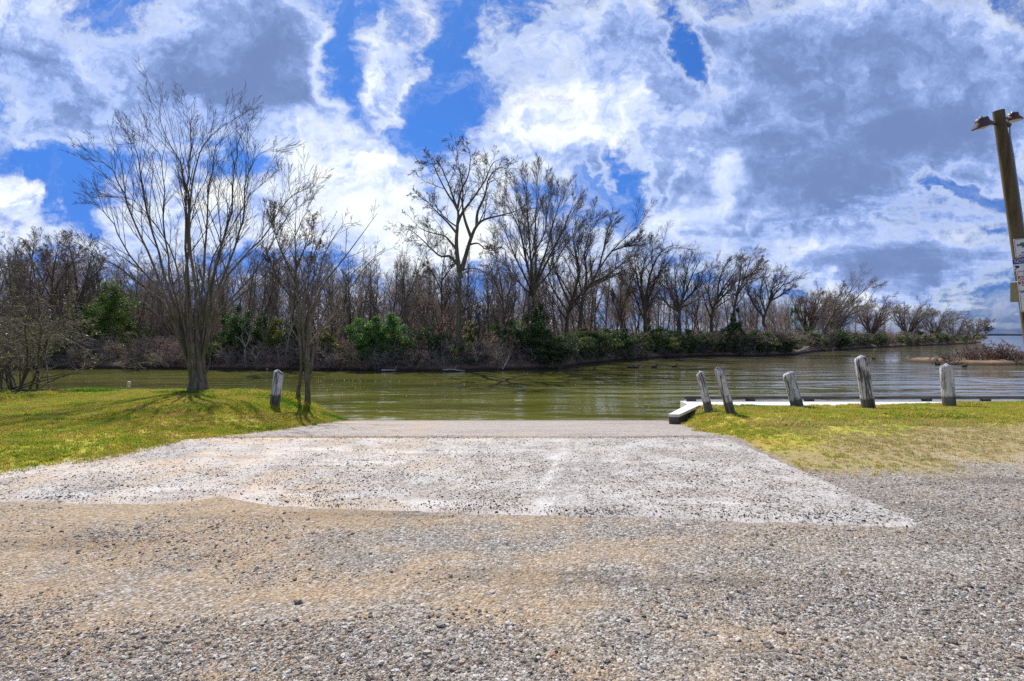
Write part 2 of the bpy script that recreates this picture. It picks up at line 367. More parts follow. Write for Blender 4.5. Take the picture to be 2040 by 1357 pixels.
def m_stone(g, bs):
    r = rnd(g); p = g.new('ShaderNodeTexCoord').outputs['Object']
    c = g.ramp(r, [(0.0, (0.66, 0.64, 0.61)), (0.10, (0.30, 0.28, 0.26)), (0.26, (0.06, 0.056, 0.053)), (0.42, (0.42, 0.39, 0.35)), (0.52, (0.22, 0.165, 0.115)),
                   (0.66, (0.58, 0.565, 0.545)), (0.76, (0.105, 0.098, 0.093)), (0.87, (0.43, 0.33, 0.22)), (0.95, (0.36, 0.21, 0.13)), (1.0, (0.72, 0.71, 0.69))], 'CONSTANT')
    n = g.noise(g.vm('ADD', p, g.comb(g.m('MULTIPLY', r, 50), 0, 0)), 1.7, 5, 0.6)
    c = g.mix(g.mr(n, 0.35, 0.7, 0.0, 0.5), c, (0.40, 0.36, 0.31))
    g.put(bs.inputs['Base Color'], c); spec(bs, 0.85, 0.25); bump(g, bs, n, 0.3, 0.4)
M_stone = mat('limestone_gravel', m_stone)
def m_dstone(g, bs):
    r = rnd(g); p = g.new('ShaderNodeTexCoord').outputs['Object']
    c = g.ramp(r, [(0.0, (0.06, 0.055, 0.052)), (0.3, (0.20, 0.18, 0.165)), (0.5, (0.10, 0.09, 0.08)), (0.70, (0.38, 0.35, 0.32)), (0.8, (0.045, 0.042, 0.04)), (0.92, (0.25, 0.18, 0.12))], 'CONSTANT')  # mostly dark tones: the stones' backlit shade sides painted into their colour
    g.put(bs.inputs['Base Color'], c); spec(bs, 0.85, 0.25)
M_dstone = mat('shade_toned_loose_gravel', m_dstone)

def m_grass(g, bs):
    p = pos(g); r = rnd(g)
    patch = g.m('MULTIPLY_ADD', g.m('ADD', g.noise(p, 0.9, 5, 0.65), g.m('MULTIPLY', g.noise(p, 3.1, 3, .6), .5)), 1.2, -.42)
    f = g.m('ADD', g.m('MULTIPLY', patch, 0.85), g.m('MULTIPLY_ADD', r, 0.42, -0.14))
    c = g.ramp(f, [(0.18, (0.58, 0.45, 0.18)), (0.32, (0.46, 0.33, 0.06)), (0.44, (0.46, 0.42, 0.05)), (0.58, (0.38, 0.42, 0.035)), (0.70, (0.22, 0.34, 0.02)), (0.85, (0.10, 0.21, 0.015))])
    X, Y, Z = g.sep(p)
    dry = g.m('MULTIPLY', g.mr(X, 3.8, 5.6), g.mr(Y, 10.0, 8.4))
    c = g.mix(g.m('MULTIPLY', dry, g.mr(r, 0.0, 0.75, 1.0, 0.55)), c, (0.47, 0.37, 0.20))
    g.put(bs.inputs['Base Color'], c); spec(bs, 0.6, 0.25)
    bs.inputs['Subsurface Weight'].default_value = 0.0
    tr = g.new('ShaderNodeBsdfTranslucent'); g.put(tr.inputs[0], c)
    mx = g.new('ShaderNodeMixShader'); mx.inputs[0].default_value = 0.38
    out = [n for n in g.n if n.type == 'OUTPUT_MATERIAL'][0]
    g.l.new(bs.outputs[0], mx.inputs[1]); g.l.new(tr.outputs[0], mx.inputs[2]); g.l.new(mx.outputs[0], out.inputs[0])
M_grass = mat('grass_blades', m_grass)
def m_lush(g, bs):
    r = rnd(g)
    c = g.ramp(r, [(0.0, (0.10, 0.24, 0.012)), (0.5, (0.17, 0.32, 0.02)), (1.0, (0.06, 0.16, 0.012))])
    g.put(bs.inputs['Base Color'], c); spec(bs, 0.55, 0.3)
    tr = g.new('ShaderNodeBsdfTranslucent'); g.put(tr.inputs[0], c)
    mx = g.new('ShaderNodeMixShader'); mx.inputs[0].default_value = 0.4
    out = [n for n in g.n if n.type == 'OUTPUT_MATERIAL'][0]
    g.l.new(bs.outputs[0], mx.inputs[1]); g.l.new(tr.outputs[0], mx.inputs[2]); g.l.new(mx.outputs[0], out.inputs[0])
M_lush = mat('lush_green_grass', m_lush)

def m_bark(c0, c1, scale=6, moss=0.0):
    def f(g, bs):
        p = pos(g); n = g.noise(g.map(p, scale=(scale, scale, scale*0.22)), 2.0, 6, 0.65, 0.4); b = g.noise(p, 1.3, 4)
        c = g.mix(g.mr(n, 0.33, 0.68), c0, c1)
        c = g.mix(g.mr(b, 0.5, 0.72, 0, 0.35), c, tuple(v*1.35 for v in c1))
        if moss: c = g.mix(g.mr(g.noise(p, 2.2, 4), 0.48, 0.62, 0, moss), c, (0.10, 0.115, 0.04))
        g.put(bs.inputs['Base Color'], c); spec(bs, 0.9, 0.15); bump(g, bs, n, 0.05, 0.6)
    return f
M_bark = mat('grey_brown_bark', m_bark((0.083, 0.068, 0.051), (0.240, 0.203, 0.150), 6, 0.5))
M_bark_near = mat('near_tree_bark', m_bark((0.075, 0.06, 0.045), (0.24, 0.20, 0.15), 9, 0.55))
M_bark_dark = mat('dark_bark', m_bark((0.051, 0.043, 0.034), (0.170, 0.141, 0.105), 4, 0.35))
M_bark_pale = mat('pale_bark', m_bark((0.22, 0.20, 0.17), (0.42, 0.39, 0.34), 4, 0.15))
M_twig = mat('bare_twigs', m_bark((0.145, 0.12, 0.10), (0.30, 0.26, 0.22), 3))
M_twig_dark = mat('dark_twigs', m_bark((0.06, 0.05, 0.042), (0.15, 0.125, 0.105), 3))
M_twig_red = mat('reddish_twigs', m_bark((0.15, 0.105, 0.085), (0.30, 0.225, 0.18), 3))
M_twig_grey = mat('grey_lichened_twigs', m_bark((0.10, 0.083, 0.062), (0.27, 0.245, 0.19), 5, 0.5))
M_brush = mat('dry_brush', m_bark((0.22, 0.18, 0.14), (0.46, 0.40, 0.33), 3))
M_brush_red = mat('dry_reddish_brush', m_bark((0.24, 0.16, 0.115), (0.46, 0.35, 0.27), 3))
M_driftwood = mat('bleached_driftwood', m_bark((0.35, 0.33, 0.30), (0.62, 0.59, 0.54), 3))
def m_leaf(cs, gloss=0.35, rough=0.45):
    def f(g, bs):
        p = pos(g); n = g.noise(p, 1.6, 4, 0.6); r = g.new('ShaderNodeNewGeometry').outputs['Random Per Island']
        c = g.ramp(g.m('ADD', g.m('MULTIPLY', n, 0.6), g.m('MULTIPLY', r, 0.5)), [(0.2+0.6*i/(len(cs)-1), c) for i, c in enumerate(cs)])
        g.put(bs.inputs['Base Color'], c); spec(bs, rough, gloss)
        tr = g.new('ShaderNodeBsdfTranslucent'); g.put(tr.inputs[0], c)
        mx = g.new('ShaderNodeMixShader'); mx.inputs[0].default_value = 0.35
        out = [n for n in g.n if n.type == 'OUTPUT_MATERIAL'][0]
        g.l.new(bs.outputs[0], mx.inputs[1]); g.l.new(tr.outputs[0], mx.inputs[2]); g.l.new(mx.outputs[0], out.inputs[0])
    return f
M_cedar = mat('dark_evergreen_sprays', m_leaf([(0.035, 0.080, 0.030), (0.060, 0.128, 0.034), (0.128, 0.196, 0.051)]))
M_pine = mat('pine_sprays', m_leaf([(0.038, 0.090, 0.030), (0.090, 0.180, 0.030), (0.195, 0.300, 0.045)]))
M_shrub = mat('bright_shrub_leaves', m_leaf([(0.048, 0.136, 0.040), (0.096, 0.224, 0.048), (0.20, 0.33, 0.09)], 0.35, 0.5))
M_olive = mat('olive_shrub_leaves', m_leaf([(0.068, 0.090, 0.030), (0.150, 0.180, 0.045), (0.330, 0.345, 0.075)]))
M_bushd = mat('dull_green_leaves', m_leaf([(0.043, 0.071, 0.034), (0.085, 0.128, 0.051), (0.170, 0.204, 0.085)]))
M_dead = mat('withered_leaf_scraps', m_leaf([(0.05, 0.033, 0.02), (0.11, 0.065, 0.035), (0.20, 0.11, 0.06)], 0.1, 0.8))
M_litter = mat('fallen_leaf_litter', m_leaf([(0.130, 0.078, 0.058), (0.299, 0.176, 0.117), (0.546, 0.403, 0.325)], 0.2, 0.7))

def m_bank(g, bs):
    p = pos(g); n = g.noise(p, 1.2, 7, 0.7); X, Y, Z = g.sep(p)
    c = g.ramp(n, [(0.3, (0.10, 0.075, 0.055)), (0.5, (0.22, 0.15, 0.10)), (0.62, (0.34, 0.21, 0.13)), (0.8, (0.36, 0.29, 0.16))])
    c = g.mix(g.mr(Z, -0.40, -0.60), c, (0.05, 0.04, 0.03))
    g.put(bs.inputs['Base Color'], c); spec(bs, 0.9, 0.1); bump(g, bs, n, 0.3, 0.8)
M_bank = mat('leaf_strewn_bank', m_bank)
def m_plain(c0, c1, scale=8, rough=0.8, sp=0.25, st=(1,1,1), bd=0.01):
    def f(g, bs):
        p = g.new('ShaderNodeTexCoord').outputs['Object']; n = g.noise(g.map(p, scale=st), scale, 6, 0.65)
        g.put(bs.inputs['Base Color'], g.mix(g.mr(n, 0.3, 0.7), c0, c1)); spec(bs, rough, sp); bump(g, bs, n, bd, 0.5)
    return f
def m_water(g, bs):
    p = pos(g); X, Y, Z = g.sep(p)
    murk = g.noise(g.map(p, scale=(0.25, 0.6, 1)), 0.22, 4, 0.55)
    near = g.mr(Y, 60, 30)
    c = g.mix(g.mr(murk, 0.35, 0.65), (0.086, 0.094, 0.017), (0.145, 0.147, 0.028))
    c = g.mix(g.mr(X, 3, 22, 0, 0.8), c, (0.15, 0.13, 0.085))
    c = g.mix(g.mr(Y, 150, 500, 0, 0.9), c, (0.03, 0.06, 0.12))  # far water goes blue: the sky's reflection painted into the base colour
    g.put(bs.inputs['Base Color'], c); bs.inputs['Roughness'].default_value = 0.06; bs.inputs['IOR'].default_value = 1.45; bs.inputs['Specular IOR Level'].default_value = 1.0
    a = g.noise(g.map(p, rot=(0, 0, rad(8)), scale=(0.7, 1.5, 1)), 1.1, 3, 0.5, 0.8)
    b = g.noise(g.map(p, rot=(0, 0, rad(-12)), scale=(0.5, 1.0, 1)), 0.45, 2, 0.5, 0.5)
    d = g.noise(g.map(p, rot=(0, 0, rad(3)), scale=(1.0, 1.6, 1)), 3.6, 2, 0.5, 0.6)
    # a wake: long crests spreading across the channel on the right
    q = g.vm('ADD', g.map(p, rot=(0, 0, rad(9)), scale=(0.16, 1, 1)), g.vm('SCALE', g.noise(p, .12, 2, .5, col=True), scale=3.0))
    c1 = g.noise(q, 1.15, 1, 0.4, 0.2)
    wk = g.m('MULTIPLY', c1, g.m('MULTIPLY', g.mr(X, 0.5, 6.0), g.mr(Y, 44, 22)))
    calm = g.mr(g.noise(g.map(p, scale=(0.06, 0.16, 1)), 1.0, 3, 0.5), 0.38, 0.62, 0.25, 1.15)
    h = g.m('ADD', g.m('MULTIPLY', a, 0.044), g.m('ADD', g.m('MULTIPLY', b, 0.11), g.m('MULTIPLY', d, 0.0050)))
    h = g.m('MULTIPLY', h, calm)
    h = g.m('ADD', h, g.m('MULTIPLY', wk, 0.12))
    h = g.m('MULTIPLY', h, g.mr(Y, 15, 70, 1.0, 0.35))
    bump(g, bs, h, 1.0, 1.0)
M_water = mat('murky_olive_water', m_water)

# ================================================================== ground
def grid_axis(a, b, fine0, fine1, step, coarse):
    L = list(np.arange(fine0, fine1+1e-6, step)); x = fine0
    s = step
    while x > a: s *= coarse; x -= s; L.insert(0, x)
    x = fine1; s = step
    while x < b: s *= coarse; x += s; L.append(x)
    return np.array(L)
xs = grid_axis(-90, 90, -18, 18, 0.10, 1.35); ys = grid_axis(-70, 24, 1.0, 16.0, 0.08, 1.35)
X, Y = np.meshgrid(xs, ys); Z = H(X, Y)
Z = Z-2.2*sm(16, 22, Y)
V = np.stack([X, Y, Z], -1).reshape(-1, 3); nx, ny = len(xs), len(ys)
idx = np.arange(nx*ny).reshape(ny, nx)
Q = np.stack([idx[:-1,:-1], idx[:-1,1:], idx[1:,1:], idx[1:,:-1]], -1).reshape(-1, 4)
me = mesh('gravel_ground', V, Q, M_ground, True)
at = me.attributes.new('grass', 'FLOAT', 'POINT'); at.data.foreach_set('value', grass_density(V[:,0], V[:,1]).astype(np.float32))
tag(link('gravel_ground', me), kind='structure')

def sheet(name, top, material, lip=0.03):
    """a slab of concrete laid on the ground from a grid of (x, y): top surface plus a lip round its edge"""
    n, m, _ = top.shape
    ii = np.minimum(np.arange(n), np.arange(n)[::-1])[:, None]/3.5; jj = np.minimum(np.arange(m), np.arange(m)[::-1])[None, :]/3.5
    z = H(top[..., 0], top[..., 1])+lip*1.4*np.clip(np.minimum(ii, jj), 0, 1)-lip*.4+.004*gnoise(top[..., 0], top[..., 1], .12, 25)
    V = np.concatenate([top, z[..., None]], -1).reshape(-1, 3)
    I = np.arange(n*m).reshape(n, m)
    Fq = [np.stack([I[:-1,:-1], I[:-1,1:], I[1:,1:], I[1:,:-1]], -1).reshape(-1, 4)]
    ring = np.concatenate([I[0,:], I[1:,-1], I[-1,-2::-1], I[-2:0:-1,0]])
    low = V[ring].copy(); low[:, 2] -= 0.06
    k = len(ring); a = np.arange(k); b = (a+1) % k; base = len(V)
    Fq.append(np.stack([ring[a], base+a, base+b, ring[b]], -1))
    return link(name, mesh(name, np.concatenate([V, low]), np.concatenate(Fq), material, False))
n, m = 46, 120
S_, T_ = np.meshgrid(np.linspace(0, 1, m), np.linspace(0, 1, n))
yn = lambda x: np.interp(x, [-8, -6, -4.9, -3.2, -2.9, -2.2, 0, 3.46], [5.04, 4.94, 4.84, 4.77, 4.99, 4.72, 4.49, 4.20])+0.05*gnoise(x, 0*x, 0.5, 21)+0.03*gnoise(x, 0*x, 0.16, 22)
x0, x1 = -8.0, 3.40
xx = x0+(x1-x0)*S_
yy2 = yn(xx)+(8.15+0.05*gnoise(xx, 0*xx, 0.7, 26)-yn(xx))*T_
le = ledge(yy2)-0.5
xl = np.maximum(le, -8.0); re2 = 3.60-0.055*(yy2-4.26)+0.035*gnoise(yy2, 0*yy2, 0.5, 23)+0.02*gnoise(yy2, 0*yy2, 0.13, 24)
xx2 = xl+(re2-xl)*S_
yy2 = yn(xx2)+(8.15+0.05*gnoise(xx2, 0*xx2, 0.7, 26)-yn(xx2))*T_
tag(sheet('concrete_pad', np.stack([xx2, yy2], -1), M_slab, 0.009), kind='structure')
S2, T2 = np.meshgrid(np.linspace(0, 1, 70), np.linspace(0, 1, 60))
ya = 8.24+(15.6-8.24)*T2
xa = (ledge(ya)-0.12)+(redge(ya)+0.2-ledge(ya)+0.12)*S2
tag(sheet('boat_ramp', np.stack([xa, ya], -1), M_ramp, 0.009), kind='structure')

# ------------------------------------------------------------------ water and far bank
wx = np.array([-3000, -300, -60, 60, 300, 3000.0]); wy = np.array([11.0, 60, 300, 1500, 8000.0])
Xw, Yw = np.meshgrid(wx, wy); Iw = np.arange(Xw.size).reshape(Xw.shape)
me = mesh('lake_water', np.stack([Xw, Yw, Xw*0+WATER], -1).reshape(-1, 3), np.stack([Iw[:-1,:-1], Iw[:-1,1:], Iw[1:,1:], Iw[1:,:-1]], -1).reshape(-1, 4), M_water)
tag(link('lake_water', me), kind='structure')
shore_px = [(-700, 733), (-300, 734), (150, 734), (400, 736), (600, 738), (850, 741), (1000, 738), (1110, 735), (1150, 728), (1250, 718), (1300, 714), (1400, 710), (1500, 710), (1580, 707.5), (1620, 701), (1700, 695), (1800, 690), (1900, 686), (1940, 684), (1958, 682)]
SH = np.array([((px-CX)/F*2.3*F/(py-HY), 2.3*F/(py-HY)) for px, py in shore_px])
def shoreY(x): return np.interp(x, SH[:, 0], SH[:, 1])
sx = np.concatenate([np.arange(-70, 60, 0.6), np.arange(60, 153, 1.5)])
offs = np.array([-1.2, -0.25, 0.0, 0.15, 0.5, 1.2, 2.5, 5, 10, 18, 30, 55])
zz_ = np.array([-1.6, -0.85, -0.62, -0.42, -0.22, 0.0, 0.25, 0.45, 0.5, 0.6, 0.7, 0.6])
BX = sx[:, None]-0.35*np.maximum(offs, 0)[None, :]*sm(20, 60, sx)[:, None]
sYn = shoreY(sx)+0.5*gnoise(sx, 0*sx, 1.5, 31)+0.9*gnoise(sx, 0*sx, 5, 32)
BY = sYn[:, None]+offs[None, :]
BZ = zz_[None, :]+0.25*gnoise(BX, BY, 1.2, 33)*(offs > 0)[None, :]+0*BX
I = np.arange(BX.size).reshape(BX.shape)
me = mesh('far_bank', np.stack([BX, BY, BZ], -1).reshape(-1, 3), np.stack([I[:-1,:-1], I[1:,:-1], I[1:,1:], I[:-1,1:]], -1).reshape(-1, 4), M_bank, True)
tag(link('far_bank', me), kind='structure')
def bankz(x, y):
    o = y-shoreY(x); return float(np.interp(o, offs, zz_))

# ================================================================== scattering (only for what nobody could count)
def scatter(name, P, R, Sc, protos, pick, seed=0):
    me = bpy.data.meshes.new(name); n = len(P)
    me.vertices.add(n); me.vertices.foreach_set('co', np.asarray(P, np.float32).ravel())
    for nm, ty, dat in (('rot', 'FLOAT_VECTOR', R), ('scl', 'FLOAT_VECTOR', Sc)):
        a = me.attributes.new(nm, ty, 'POINT'); a.data.foreach_set('vector', np.asarray(dat, np.float32).ravel())
    a = me.attributes.new('pick', 'INT', 'POINT'); a.data.foreach_set('value', np.asarray(pick, np.int32))
    c = bpy.data.collections.new(name+'_pieces')
    for i, pm in enumerate(protos):
        o = bpy.data.objects.new('%s_piece_%d' % (name, i), pm); c.objects.link(o)
    ng = bpy.data.node_groups.new(name, 'GeometryNodeTree')
    ng.interface.new_socket('Geometry', in_out='INPUT', socket_type='NodeSocketGeometry')
    ng.interface.new_socket('Geometry', in_out='OUTPUT', socket_type='NodeSocketGeometry')
    N, L = ng.nodes, ng.links
    gi, go = N.new('NodeGroupInput'), N.new('NodeGroupOutput')
    ci = N.new('GeometryNodeCollectionInfo'); ci.inputs[0].default_value = c
    ci.inputs['Separate Children'].default_value = True; ci.inputs['Reset Children'].default_value = True
    iop = N.new('GeometryNodeInstanceOnPoints'); iop.inputs['Pick Instance'].default_value = True
    def na(nm, ty):
        x = N.new('GeometryNodeInputNamedAttribute'); x.data_type = ty; x.inputs[0].default_value = nm; return x.outputs[0]
    L.new(gi.outputs[0], iop.inputs['Points']); L.new(ci.outputs[0], iop.inputs['Instance'])
    L.new(na('pick', 'INT'), iop.inputs['Instance Index']); L.new(na('rot', 'FLOAT_VECTOR'), iop.inputs['Rotation']); L.new(na('scl', 'FLOAT_VECTOR'), iop.inputs['Scale'])
    L.new(iop.outputs[0], go.inputs[0])
    o = link(name, me); md = o.modifiers.new('scatter', 'NODES'); md.node_group = ng
    return tag(o, kind='stuff')

# ------------------------------------------------------------------ stones
import bmesh
def stone_mesh(seed, sub=1, m=None, rough=0.22):
    r = np.random.default_rng(seed); bm = bmesh.new(); bmesh.ops.create_icosphere(bm, subdivisions=sub, radius=1.0)
    ax = r.uniform(0.65, 1.25, 3); ax[2] *= 0.62
    dirs = r.normal(size=(5, 3)); dirs /= np.linalg.norm(dirs, axis=1, keepdims=True)
    for v in bm.verts:
        c = np.array(v.co); k = 1+r.normal()*rough*0.4
        for d in dirs: k -= max(0, c@d-0.55)*rough*2.0      # flattened facets
        v.co = Vector(c*k*ax)
    me = bpy.data.meshes.new('stone'); bm.to_mesh(me); bm.free(); me.materials.append(m or M_stone); return me
pebbles = [stone_mesh(i, 1) for i in range(8)]
dpebbles = [stone_mesh(40+i, 1, M_dstone) for i in range(5)]
def slab_mask(x, y): return (x < 3.40) & (x > ledge(y)-0.1) & (y > yn(x)) & (y < 8.2)
def random_pts(n, x0, x1, y0, y1, r):
    """more stones where they can be told apart: the count per square metre falls with distance"""
    u = r.random(n); y = 1/(1/y0*(1-u)+1/y1*u); x = r.uniform(-1, 1, n)*(1.25*y+1.0); return x, y
def stones(name, x, y, size, r, protos, sink=0.25, lift=0.0):
    n = len(x); z = H(x, y)
    sc = size[:, None]*r.uniform(0.75, 1.25, (n, 3))
    P = np.stack([x, y, z+size*(0.62-sink-0.3)+lift], -1)
    R = np.stack([r.uniform(-0.35, 0.35, n), r.uniform(-0.35, 0.35, n), r.uniform(0, 6.28, n)], -1)
    return scatter(name, P, R, sc, protos, r.integers(0, len(protos), n))
r = np.random.default_rng(5)
x, y = random_pts(420000, 0, 0, 1.9, 8.6, r)
dens = 0.36+1.1*gnoise(x, y, 1.1, 51)+1.0*gnoise(x*.35, y*1.6, .8, 57)+0.9*gnoise(x, y, 0.33, 52)+0.35*sm(0, 3, x)+.15*sm(3.2, 2.2, y)
ok = (~slab_mask(x, y)) & (r.random(len(x)) < dens) & (r.random(len(x)) > grass_density(x, y)*1.2)
x, y = x[ok], y[ok]
size = np.clip(np.exp(r.normal(math.log(0.0042), 0.52, len(x))), 0.0025, 0.020)
big = r.random(len(x)) < .012; size[big] = r.uniform(.010, .022, big.sum())
stones('gravel', x, y, size, r, pebbles)
x, y = random_pts(200000, 0, 0, 4.2, 8.6, r)
edge = sm(0.02, 0.4, y-yn(x)); re = sm(0.02, 0.5, 3.4-x)
seam = np.abs(x-(0.2+(y-4.6)*0.17+0.1*gnoise(x, y, 0.6, 61)))
d2 = (0.06+0.94*edge*re)*(y-yn(x) > .07)*(0.25+0.75*sm(0.0, 0.16, seam))*(0.75+.9*gnoise(x, y, 0.8, 53)+0.5*gnoise(x, y, 0.3, 54))*(1.0-0.45*sm(6.3, 8.0, y))
ok = slab_mask(x, y) & (r.random(len(x)) < d2)
x, y = x[ok], y[ok]
size = np.clip(np.exp(r.normal(math.log(0.0043), 0.48, len(x))), 0.003, 0.017)
stones('loose_chippings', x, y, size, r, dpebbles, lift=0.008)

# the stones one can pick out, each a thing
bigst = [stone_mesh(100+i, 2, M_stone, 0.3) for i in range(8)]
grp = 'larger stones lying loose in the gravel'
named = [(880, 1248, 13, 'tan rounded stone, largest of the little heap of pale stones'),
         (874, 1228, 9, 'white chunky stone behind the tan one in the little heap of stones'),
         (858, 1256, 9, 'pale grey stone at the near left end of the little heap of stones'),
         (893, 1242, 8, 'flat pale stone at the right end of the little heap of stones'),
         (850, 1303, 13, 'rounded stone with white top lying alone near the bottom of the gravel'),
         (1530, 1288, 12, 'pale pointed stone in the dark gravel at the right'),
         (1470, 1276, 10, 'white angular stone left of the pale pointed one in the dark gravel'),
         (1898, 1282, 11, 'white smooth stone beside a dark one in the gravel at far right'),
         (1875, 1281, 11, 'dark grey stone beside a white one in the gravel at far right'),
         (1555, 1262, 12, 'flat blue grey stone set level in the dark gravel'),
         (594, 1203, 13, 'dark grey lump above the scattered pale stones, largest of its patch'),
         (523, 1246, 9, 'brown egg shaped stone among the scattered pale stones'),
         (272, 1261, 8, 'dark stone lying in the tan sand at the left'),
         (246, 1258, 9, 'long pale stone lying in the tan sand at the left'),
         (427, 1289, 8, 'white stone with a black shadow in the sand at lower left'),
         (445, 1313, 8, 'orange brown pebble at the lower left, the only orange one'),
         (1985, 1312, 11, 'dark oval stone near the lower right corner of the gravel'),
         (980, 1182, 9, 'small white topped stone in the middle of the brown gravel'),
         (738, 1103, 8, 'reddish brown stone lying beyond the middle of the gravel'),
         (145, 932, 7, 'grey stone on the pale edge strip beside the left grass'),
         (1305, 1235, 8, 'white pebble in the gravel under the middle of the pale slab'),
         (1290, 1262, 8, 'small white stone just below the white pebble in the gravel')]
for i, (px, py, w, lab) in enumerate(named):
    p = ray(px, py); s = w*0.65/F*p.y
    o = link('stone', bigst[i % 8], None, (p.x, p.y, p.z+s*0.3), (0.2*math.sin(i), 0.2*math.cos(3*i), 1.7*i), (s*1.15, s, s*0.95))
    tag(o, lab, 'stone', grp)

# ------------------------------------------------------------------ grass
def tuft_mesh(seed, n, h, spread, lean, m, w=0.004):
    r = np.random.default_rng(seed); V, Fc = [], []
    for k in range(n):
        a = r.uniform(0, 6.28); rr = spread*math.sqrt(r.random()); bx, by = rr*math.cos(a), rr*math.sin(a)
        a2 = r.uniform(0, 6.28); ln = lean*r.uniform(0.3, 1.3); hh = h*r.uniform(0.5, 1.2); wv = w*r.uniform(0.7, 1.3)
        dx, dy = math.cos(a2), math.sin(a2); px, py = -dy*wv, dx*wv
        b = len(V)
        V += [(bx-px, by-py, -0.005), (bx+px, by+py, -0.005), (bx+dx*ln*hh*.4+px*.7, by+dy*ln*hh*.4+py*.7, hh*.6), (bx+dx*ln*hh*.4-px*.7, by+dy*ln*hh*.4-py*.7, hh*.6), (bx+dx*ln*hh, by+dy*ln*hh, hh)]
        Fc += [(b, b+1, b+2), (b, b+2, b+3), (b+3, b+2, b+4)]
    return mesh('grass_tuft', V, Fc, m)
tufts = [tuft_mesh(i, 16, 0.035, 0.05, 0.9, M_grass) for i in range(6)]
r = np.random.default_rng(9)
n = 170000
y = r.uniform(4.6, 15.4, n); x = np.where(r.random(n) < .62, r.uniform(-19, -4.0, n), r.uniform(3.3, 17, n))
gd = grass_density(x, y)*(H(x, y) > WATER+0.03)
ok = (r.random(n) < np.where(gd > 0.15, gd, gd*0.5)*(0.35+0.65*sm(-0.25, 0.1, gnoise(x, y, 0.5, 71))))
x, y = x[ok], y[ok]; m_ = len(x)
hs_ = r.uniform(0.6, 1.25, m_)*(1+1.3*sm(0.12, 0.4, gnoise(x, y, .9, 72)))*np.where((x > 0) & (y < 9), 0.7, 1.0)
scatter('grass', np.stack([x, y, H(x, y)], -1), np.stack([0*x, 0*x, r.uniform(0, 6.28, m_)], -1), np.stack([hs_*1.1, hs_*1.1, hs_], -1), tufts, r.integers(0, 6, m_))
# richer green growth round the posts, the tree foot and along the brow
lush = [tuft_mesh(20+i, 20, 0.07, 0.05, 0.8, M_lush, 0.004) for i in range(4)]
spots = []
def patch(px, py, rx, ry, n, sc=1.0):
    c = ray(px, py)
    for _ in range(n):
        a = r.uniform(0, 6.28); q = math.sqrt(r.random()); xx = c.x+rx*q*math.cos(a); yy = c.y+ry*q*math.sin(a)
        spots.append((xx, yy, sc*r.uniform(0.6, 1.3)*(1.2-0.6*q)))
patch(575, 803, .55, .45, 260, 1.0); patch(535, 796, .5, .3, 120, .8); patch(668, 833, .42, .30, 260, .9); patch(1590, 803, .55, .35, 260, 1.0); patch(1610, 806, .3, .2, 90)
patch(1392, 815, .45, .5, 300, 1.1); patch(1480, 810, .7, .2, 160, .8); patch(1375, 835, .25, .4, 160, .9); patch(180, 781, .8, .25, 150, 1.5); patch(340, 783, .5, .2, 90, 1.1)
patch(395, 783, .6, .3, 160, 1.0); patch(80, 830, 1.1, .25, 160, .7); patch(30, 778, .9, .2, 120, 1.2); patch(1925, 835, .8, .15, 90, .7); patch(1780, 835, .7, .15, 80, .6); patch(470, 786, 1.2, .15, 160, .8)
patch(110, 838, .6, .1, 90, .8); patch(640, 828, .5, .3, 60, .7); patch(20, 885, .5, .12, 50, .6); patch(230, 820, .9, .2, 70, .6); patch(1412, 822, .2, .15, 60, 1.2); patch(1450, 824, .25, .12, 50, .8)
sp = np.array(spots); m_ = len(sp)
scatter('lush_grass', np.stack([sp[:,0], sp[:,1], H(sp[:,0], sp[:,1])], -1), np.stack([0*sp[:,0], 0*sp[:,0], r.uniform(0, 6.28, m_)], -1), np.repeat(sp[:, 2:3], 3, 1), lush, r.integers(0, 4, m_))

# ================================================================== trees
R_ = random.Random(11)
def rv(s=1.0): return Vector((R_.gauss(0, s), R_.gauss(0, s), R_.gauss(0, s)))
def walk(p, d, L, r0, r1, n, wander, up, lean=(0,0,0)):
    """a wandering, tapering path"""
    pts = [Vector(p)]; d = Vector(d).normalized(); st = L/n; ln = Vector(lean)
    for i in range(n):
        d = (d+rv(wander)+Vector((0, 0, up))+ln).normalized()
        pts.append(pts[-1]+d*st)
    return pts, [r0+(r1-r0)*(i/n) for i in range(n+1)]
def side_dir(d, ang):
    d = d.normalized(); q = d.orthogonal().normalized(); q.rotate(Matrix.Rotation(R_.uniform(0, 6.283), 3, d))
    return d*math.cos(ang)+q*math.sin(ang)
def sprout(T, pts, rads, L, lvl, sp):
    """clothe a branch with its side branches, level by level"""
    if lvl >= len(sp['n']): return
    n = sp['n'][lvl]; n = max(1, int(n*R_.uniform(0.75, 1.25)))
    t0 = sp['from'][lvl]; N = len(pts)-1
    for k in range(n):
        t = t0+(1-t0)*(k+R_.random())/n; t = min(t, 0.995)
        i = min(int(t*N), N-1); f = t*N-i
        p = pts[i].lerp(pts[i+1], f); d = pts[i+1]-pts[i]
        rr = rads[i]+(rads[i+1]-rads[i])*f
        ang = rad(R_.uniform(*sp['ang'][lvl])); cd = side_dir(d, ang)
        cl = L*sp['ratio'][lvl]*(1.12-sp.get('fall', .62)*t)*R_.uniform(0.6, 1.2)
        cr = max(sp['rmin'], min(rr*0.75, rr*sp['rr'][lvl]))
        m = sp['seg'][lvl]
        cp, crd = walk(p, cd, cl, cr, max(sp['rmin']*0.75, cr*0.25), m, sp['wander'], sp['up'], sp.get('lean', (0,0,0)))
        T.add(cp, crd, sp['sides'][lvl])
        if sp.get('buds') is not None and lvl >= len(sp['n'])-2 and R_.random() < sp.get('budp', .25): sp['buds'].append(cp[R_.randint(1, m)])
        sprout(T, cp, crd, cl, lvl+1, sp)
